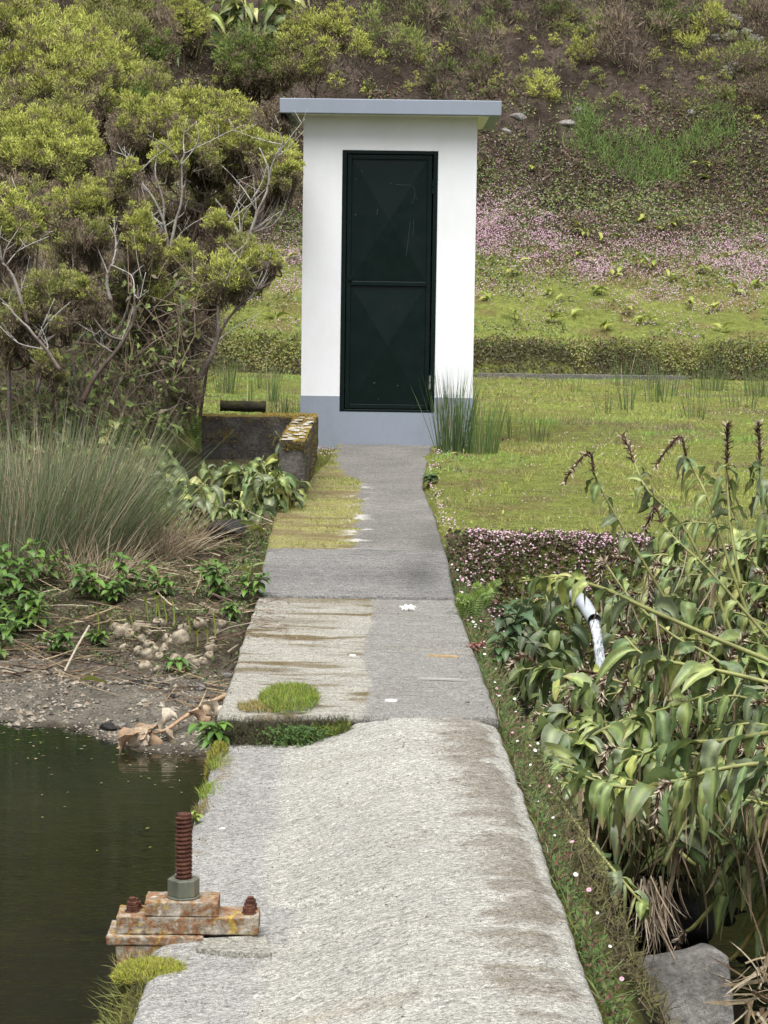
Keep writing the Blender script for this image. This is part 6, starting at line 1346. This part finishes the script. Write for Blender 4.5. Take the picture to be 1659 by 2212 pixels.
# ---- the brown slope
def slope_debris():
    mb = MB(); n = 74000; x = rng.uniform(-7.5, 8.2, n); y = rng.uniform(33.0, 38.6, n); f = fbm(x * 1.3, y * 1.3 + 12, 4)
    k = rng.random(n) < .35 + .65 * ss(.4, .6, f); x, y, f = x[k], y[k], f[k]; n = len(x); P = np.stack([x, y, H(x, y) + rng.uniform(-.01, .03, n)], 1)
    c = pick([(.085, .06, .045), (.055, .04, .032), (.12, .09, .07), (.075, .065, .04), (.05, .055, .025), (.16, .135, .11)], n)
    blades(mb, P, rng.normal(size=(n, 3)) + A([0, -.3, .5]), rng.uniform(.04, .14, n), rng.uniform(.008, .02, n), c, .3, 2)
    n = 50000; x = rng.uniform(-7.5, 8.2, n); y = rng.uniform(33.0, 38.6, n); f = fbm(x * .9 + 20, y * .9, 3); k = rng.random(n) < ss(.48, .6, f); x, y = x[k], y[k]; n = len(x)
    leafq(mb, np.stack([x, y, H(x, y) + rng.uniform(0, .06, n)], 1), rng.normal(size=(n, 3)) + A([0, -.3, .5]), rng.normal(size=(n, 3)) + A([0, -.5, .5]), rng.uniform(.03, .06, n), rng.uniform(.015, .03, n), pick([(.11, .125, .04), (.075, .09, .035), (.15, .14, .055), (.17, .18, .05)], n))
    tag(mb.build('slope_litter', M_heath), 'brown twigs and dry litter covering the earth slope', 'litter', kind='stuff')
slope_debris()
def bush(px, py, d, r, mode, label, group=None, name='heather_bush', dens=1.0, tall=1.0):
    P = U(px, py, d); zg = g(P[0], P[1])
    # slide to where the sight line meets the slope
    for q in range(40):
        if P[2] - r * PX(d) * .5 < g(P[0], P[1]): break
        d += .05; P = U(px, py, d)
    rr = r * PX(d); mb = MB(); c = V(P[0], P[1], g(P[0], P[1]) + rr * .35)
    pal = {'y': (TIPS, OLIVE, .05), 'd': (DARKG, [(.05, .05, .025)], .3), 'b': ([(.075, .062, .035), (.09, .075, .04)], BROWN, .6), 'o': (OLIVE, DARKG, .2), 'w': ([(.42, .43, .38), (.5, .5, .45)], [(.2, .19, .15)], .1), 'g': ([(.085, .16, .03), (.10, .18, .03)], DARKG, .02)}[mode]
    plume(mb, c, rr, pal[0], pal[1], pal[2], dens, tall, PX(d) * 2.0)
    return tag(mb.build(name, M_heath, origin=c), label, 'bush', group)
BUS = 1.5
BU = [(1352, 85, 60, 'b', 'largest dark brown heather bush in the middle of the slope'), (1440, 60, 34, 'd', 'dark green heather bush right of the large brown one'), (1290, 60, 26, 'o', 'olive bush left of the large brown heather bush'), (1020, 70, 46, 'd', 'dark green bush on the slope above the right end of the hut roof'), (930, 30, 40, 'd', 'dark bush at the top edge straight above the hut'), (880, 95, 34, 'o', 'olive bush on the slope right above the hut roof'), (960, 160, 34, 'd', 'low dark bush just behind the hut roof'), (1050, 150, 30, 'd', 'small dark bush behind the right end of the hut roof'), (1210, 25, 26, 'd', 'dark bush at the top edge right of the hut'), (1450, 20, 40, 'd', 'dark bush at the top edge above brown heather'), (1540, 50, 32, 'y', 'yellow-green bush near the top right'), (1600, 120, 40, 'o', 'olive bush by the white lichen twigs at the right'), (1640, 40, 34, 'b', 'brown bush at the top right corner'), (1560, 215, 30, 'o', 'olive heather bush lower on the right slope'), (1640, 200, 34, 'b', 'brown heather bush at the right edge of the slope'), (1500, 110, 30, 'y', 'yellow-green bush beside the dark gully on the right'), (1260, 105, 24, 'y', 'yellow bush left below the large brown heather'), (800, 60, 30, 'o', 'olive bush above the left end of hut roof'), (770, 105, 26, 'y', 'yellow-green bush above the hut roof left of centre'), (1075, 20, 30, 'd', 'dark bush touching the top edge near the pale twigs'), (850, 20, 34, 'd', 'dark shrub at the top edge next to the ginger clump'), (1180, 190, 26, 'y', 'yellow-green bush on bare earth right of the roof')]
for (px, py, r, mo, lb) in BU: bush(px, py, 33.6 + max(0, 260 - py) * .008, r * BUS, mo, lb, dens=.7)
for (px, py, r) in [(1590, 55, 18), (1575, 80, 16), (1610, 75, 14), (1573, 155, 16), (1590, 150, 12), (1630, 90, 14), (1545, 85, 10), (1250, 245, 10)]:
    bush(px, py, 33.6 + max(0, 260 - py) * .008, r, 'w', 'cluster of whitish lichened twigs on the right of the slope', 'whitish twig clusters', 'lichened_twigs', .5)
random.seed(77)
ty = [(1070, 55), (1080, 75), (1150, 90), (1190, 60), (1130, 40), (1230, 115), (1200, 95), (960, 110), (915, 130), (835, 115), (730, 165), (725, 185), (820, 130), (870, 75), (1075, 175), (1105, 210), (1150, 205), (1110, 180), (1290, 165), (1300, 180), (1440, 160), (1345, 170), (1260, 190), (1240, 140), (1210, 140), (1390, 195), (1520, 180), (1075, 130), (1130, 130), (905, 180), (970, 190), (1020, 190), (1140, 165), (1185, 165), (1050, 195), (1410, 120), (1480, 60), (1460, 85), (1545, 140), (1230, 70), (1330, 220), (1370, 235), (1290, 230), (1480, 230), (1610, 250), (1640, 270), (985, 50), (1115, 70), (1165, 120), (1200, 215)]
ty += [(random.uniform(720, 1650), random.uniform(10, 240)) for k in range(34)]
for (px, py) in ty: bush(px, py, 33.6 + max(0, 260 - py) * .008, random.uniform(9, 19), random.choice('yyoo'), 'little yellow-green heath seedling on the brown slope', 'heath seedlings on the slope', 'heath_seedling', .34, 1.25)
# horsetail-like green tufts
def feathery(px, py, r, label):
    d = 33.3
    for q in range(60):
        P = U(px, py, d)
        if P[2] < g(P[0], P[1]): break
        d += .04
    rr = r * PX(d); n = int(430 * (r / 40) ** 1.3); mb = MB(); x = P[0] + rng.normal(size=n) * rr * .62; y = P[1] + rng.normal(size=n) * rr * .5; kq = rng.random(n) < ss(.36, .56, fbm(x * 9, y * 9, 3)) + .4; x, y = x[kq], y[kq]; n = len(x) 
    blades(mb, np.stack([x, y, H(x, y)], 1), rng.normal(size=(n, 3)) * .4 + A([0, -.35, .9]), rng.uniform(.3, 1, n) * min(.22, rr * 1.1), .008, pick([(.12, .20, .045), (.15, .24, .055), (.09, .16, .04), (.15, .19, .06)], n), .35, 3)
    tag(mb.build('green_tussock', M_grass, origin=P), label, 'green plants')
for a in [(1285, 318, 42, 'feathery green tussock at the left end of the green patch on the slope'), (1335, 345, 48, 'feathery green tussock in the middle of the green patch'), (1400, 330, 40, 'green tussock between the two densest on the slope'), (1470, 325, 50, 'densest bright green tussock on the right slope'), (1520, 300, 38, 'green tussock uphill of the densest one'), (1265, 250, 30, 'small green tussock uphill right of the hut roof'), (1380, 385, 40, 'lowest green tussock of the patch on the slope'), (1565, 290, 30, 'rightmost green tussock on the slope'), (1270, 285, 28, 'green tussock just above the left end of the green patch'), (1440, 385, 30, 'dark green tussock at the lower right of the patch'), (1550, 240, 24, 'small green tussock by the reddish leaves high on the right')]: feathery(*a)
# eroded ledge right of the roof
mb = MB(); pts = [UZ(1090, 260, U(1090, 260, 33.4)[2])]
for (px, py, s, lb) in [(1120, 252, .10, 'pale stone on the eroded ledge right of the hut roof'), (1225, 268, .09, 'grey stone lower on the eroded ledge'), (1095, 285, .08, 'small stone on the dark bank beside the roof end'), (1498, 242, .07, 'pale stone on the right slope below brown heather')]:
    d = 32.5
    for q in range(80):
        P = U(px, py, d)
        if P[2] < g(P[0], P[1]): break
        d += .04
    boulder('stone', P, (s * 1.5, s, s * .8), int(px), M_rock, lb, 'stone', sub=3)
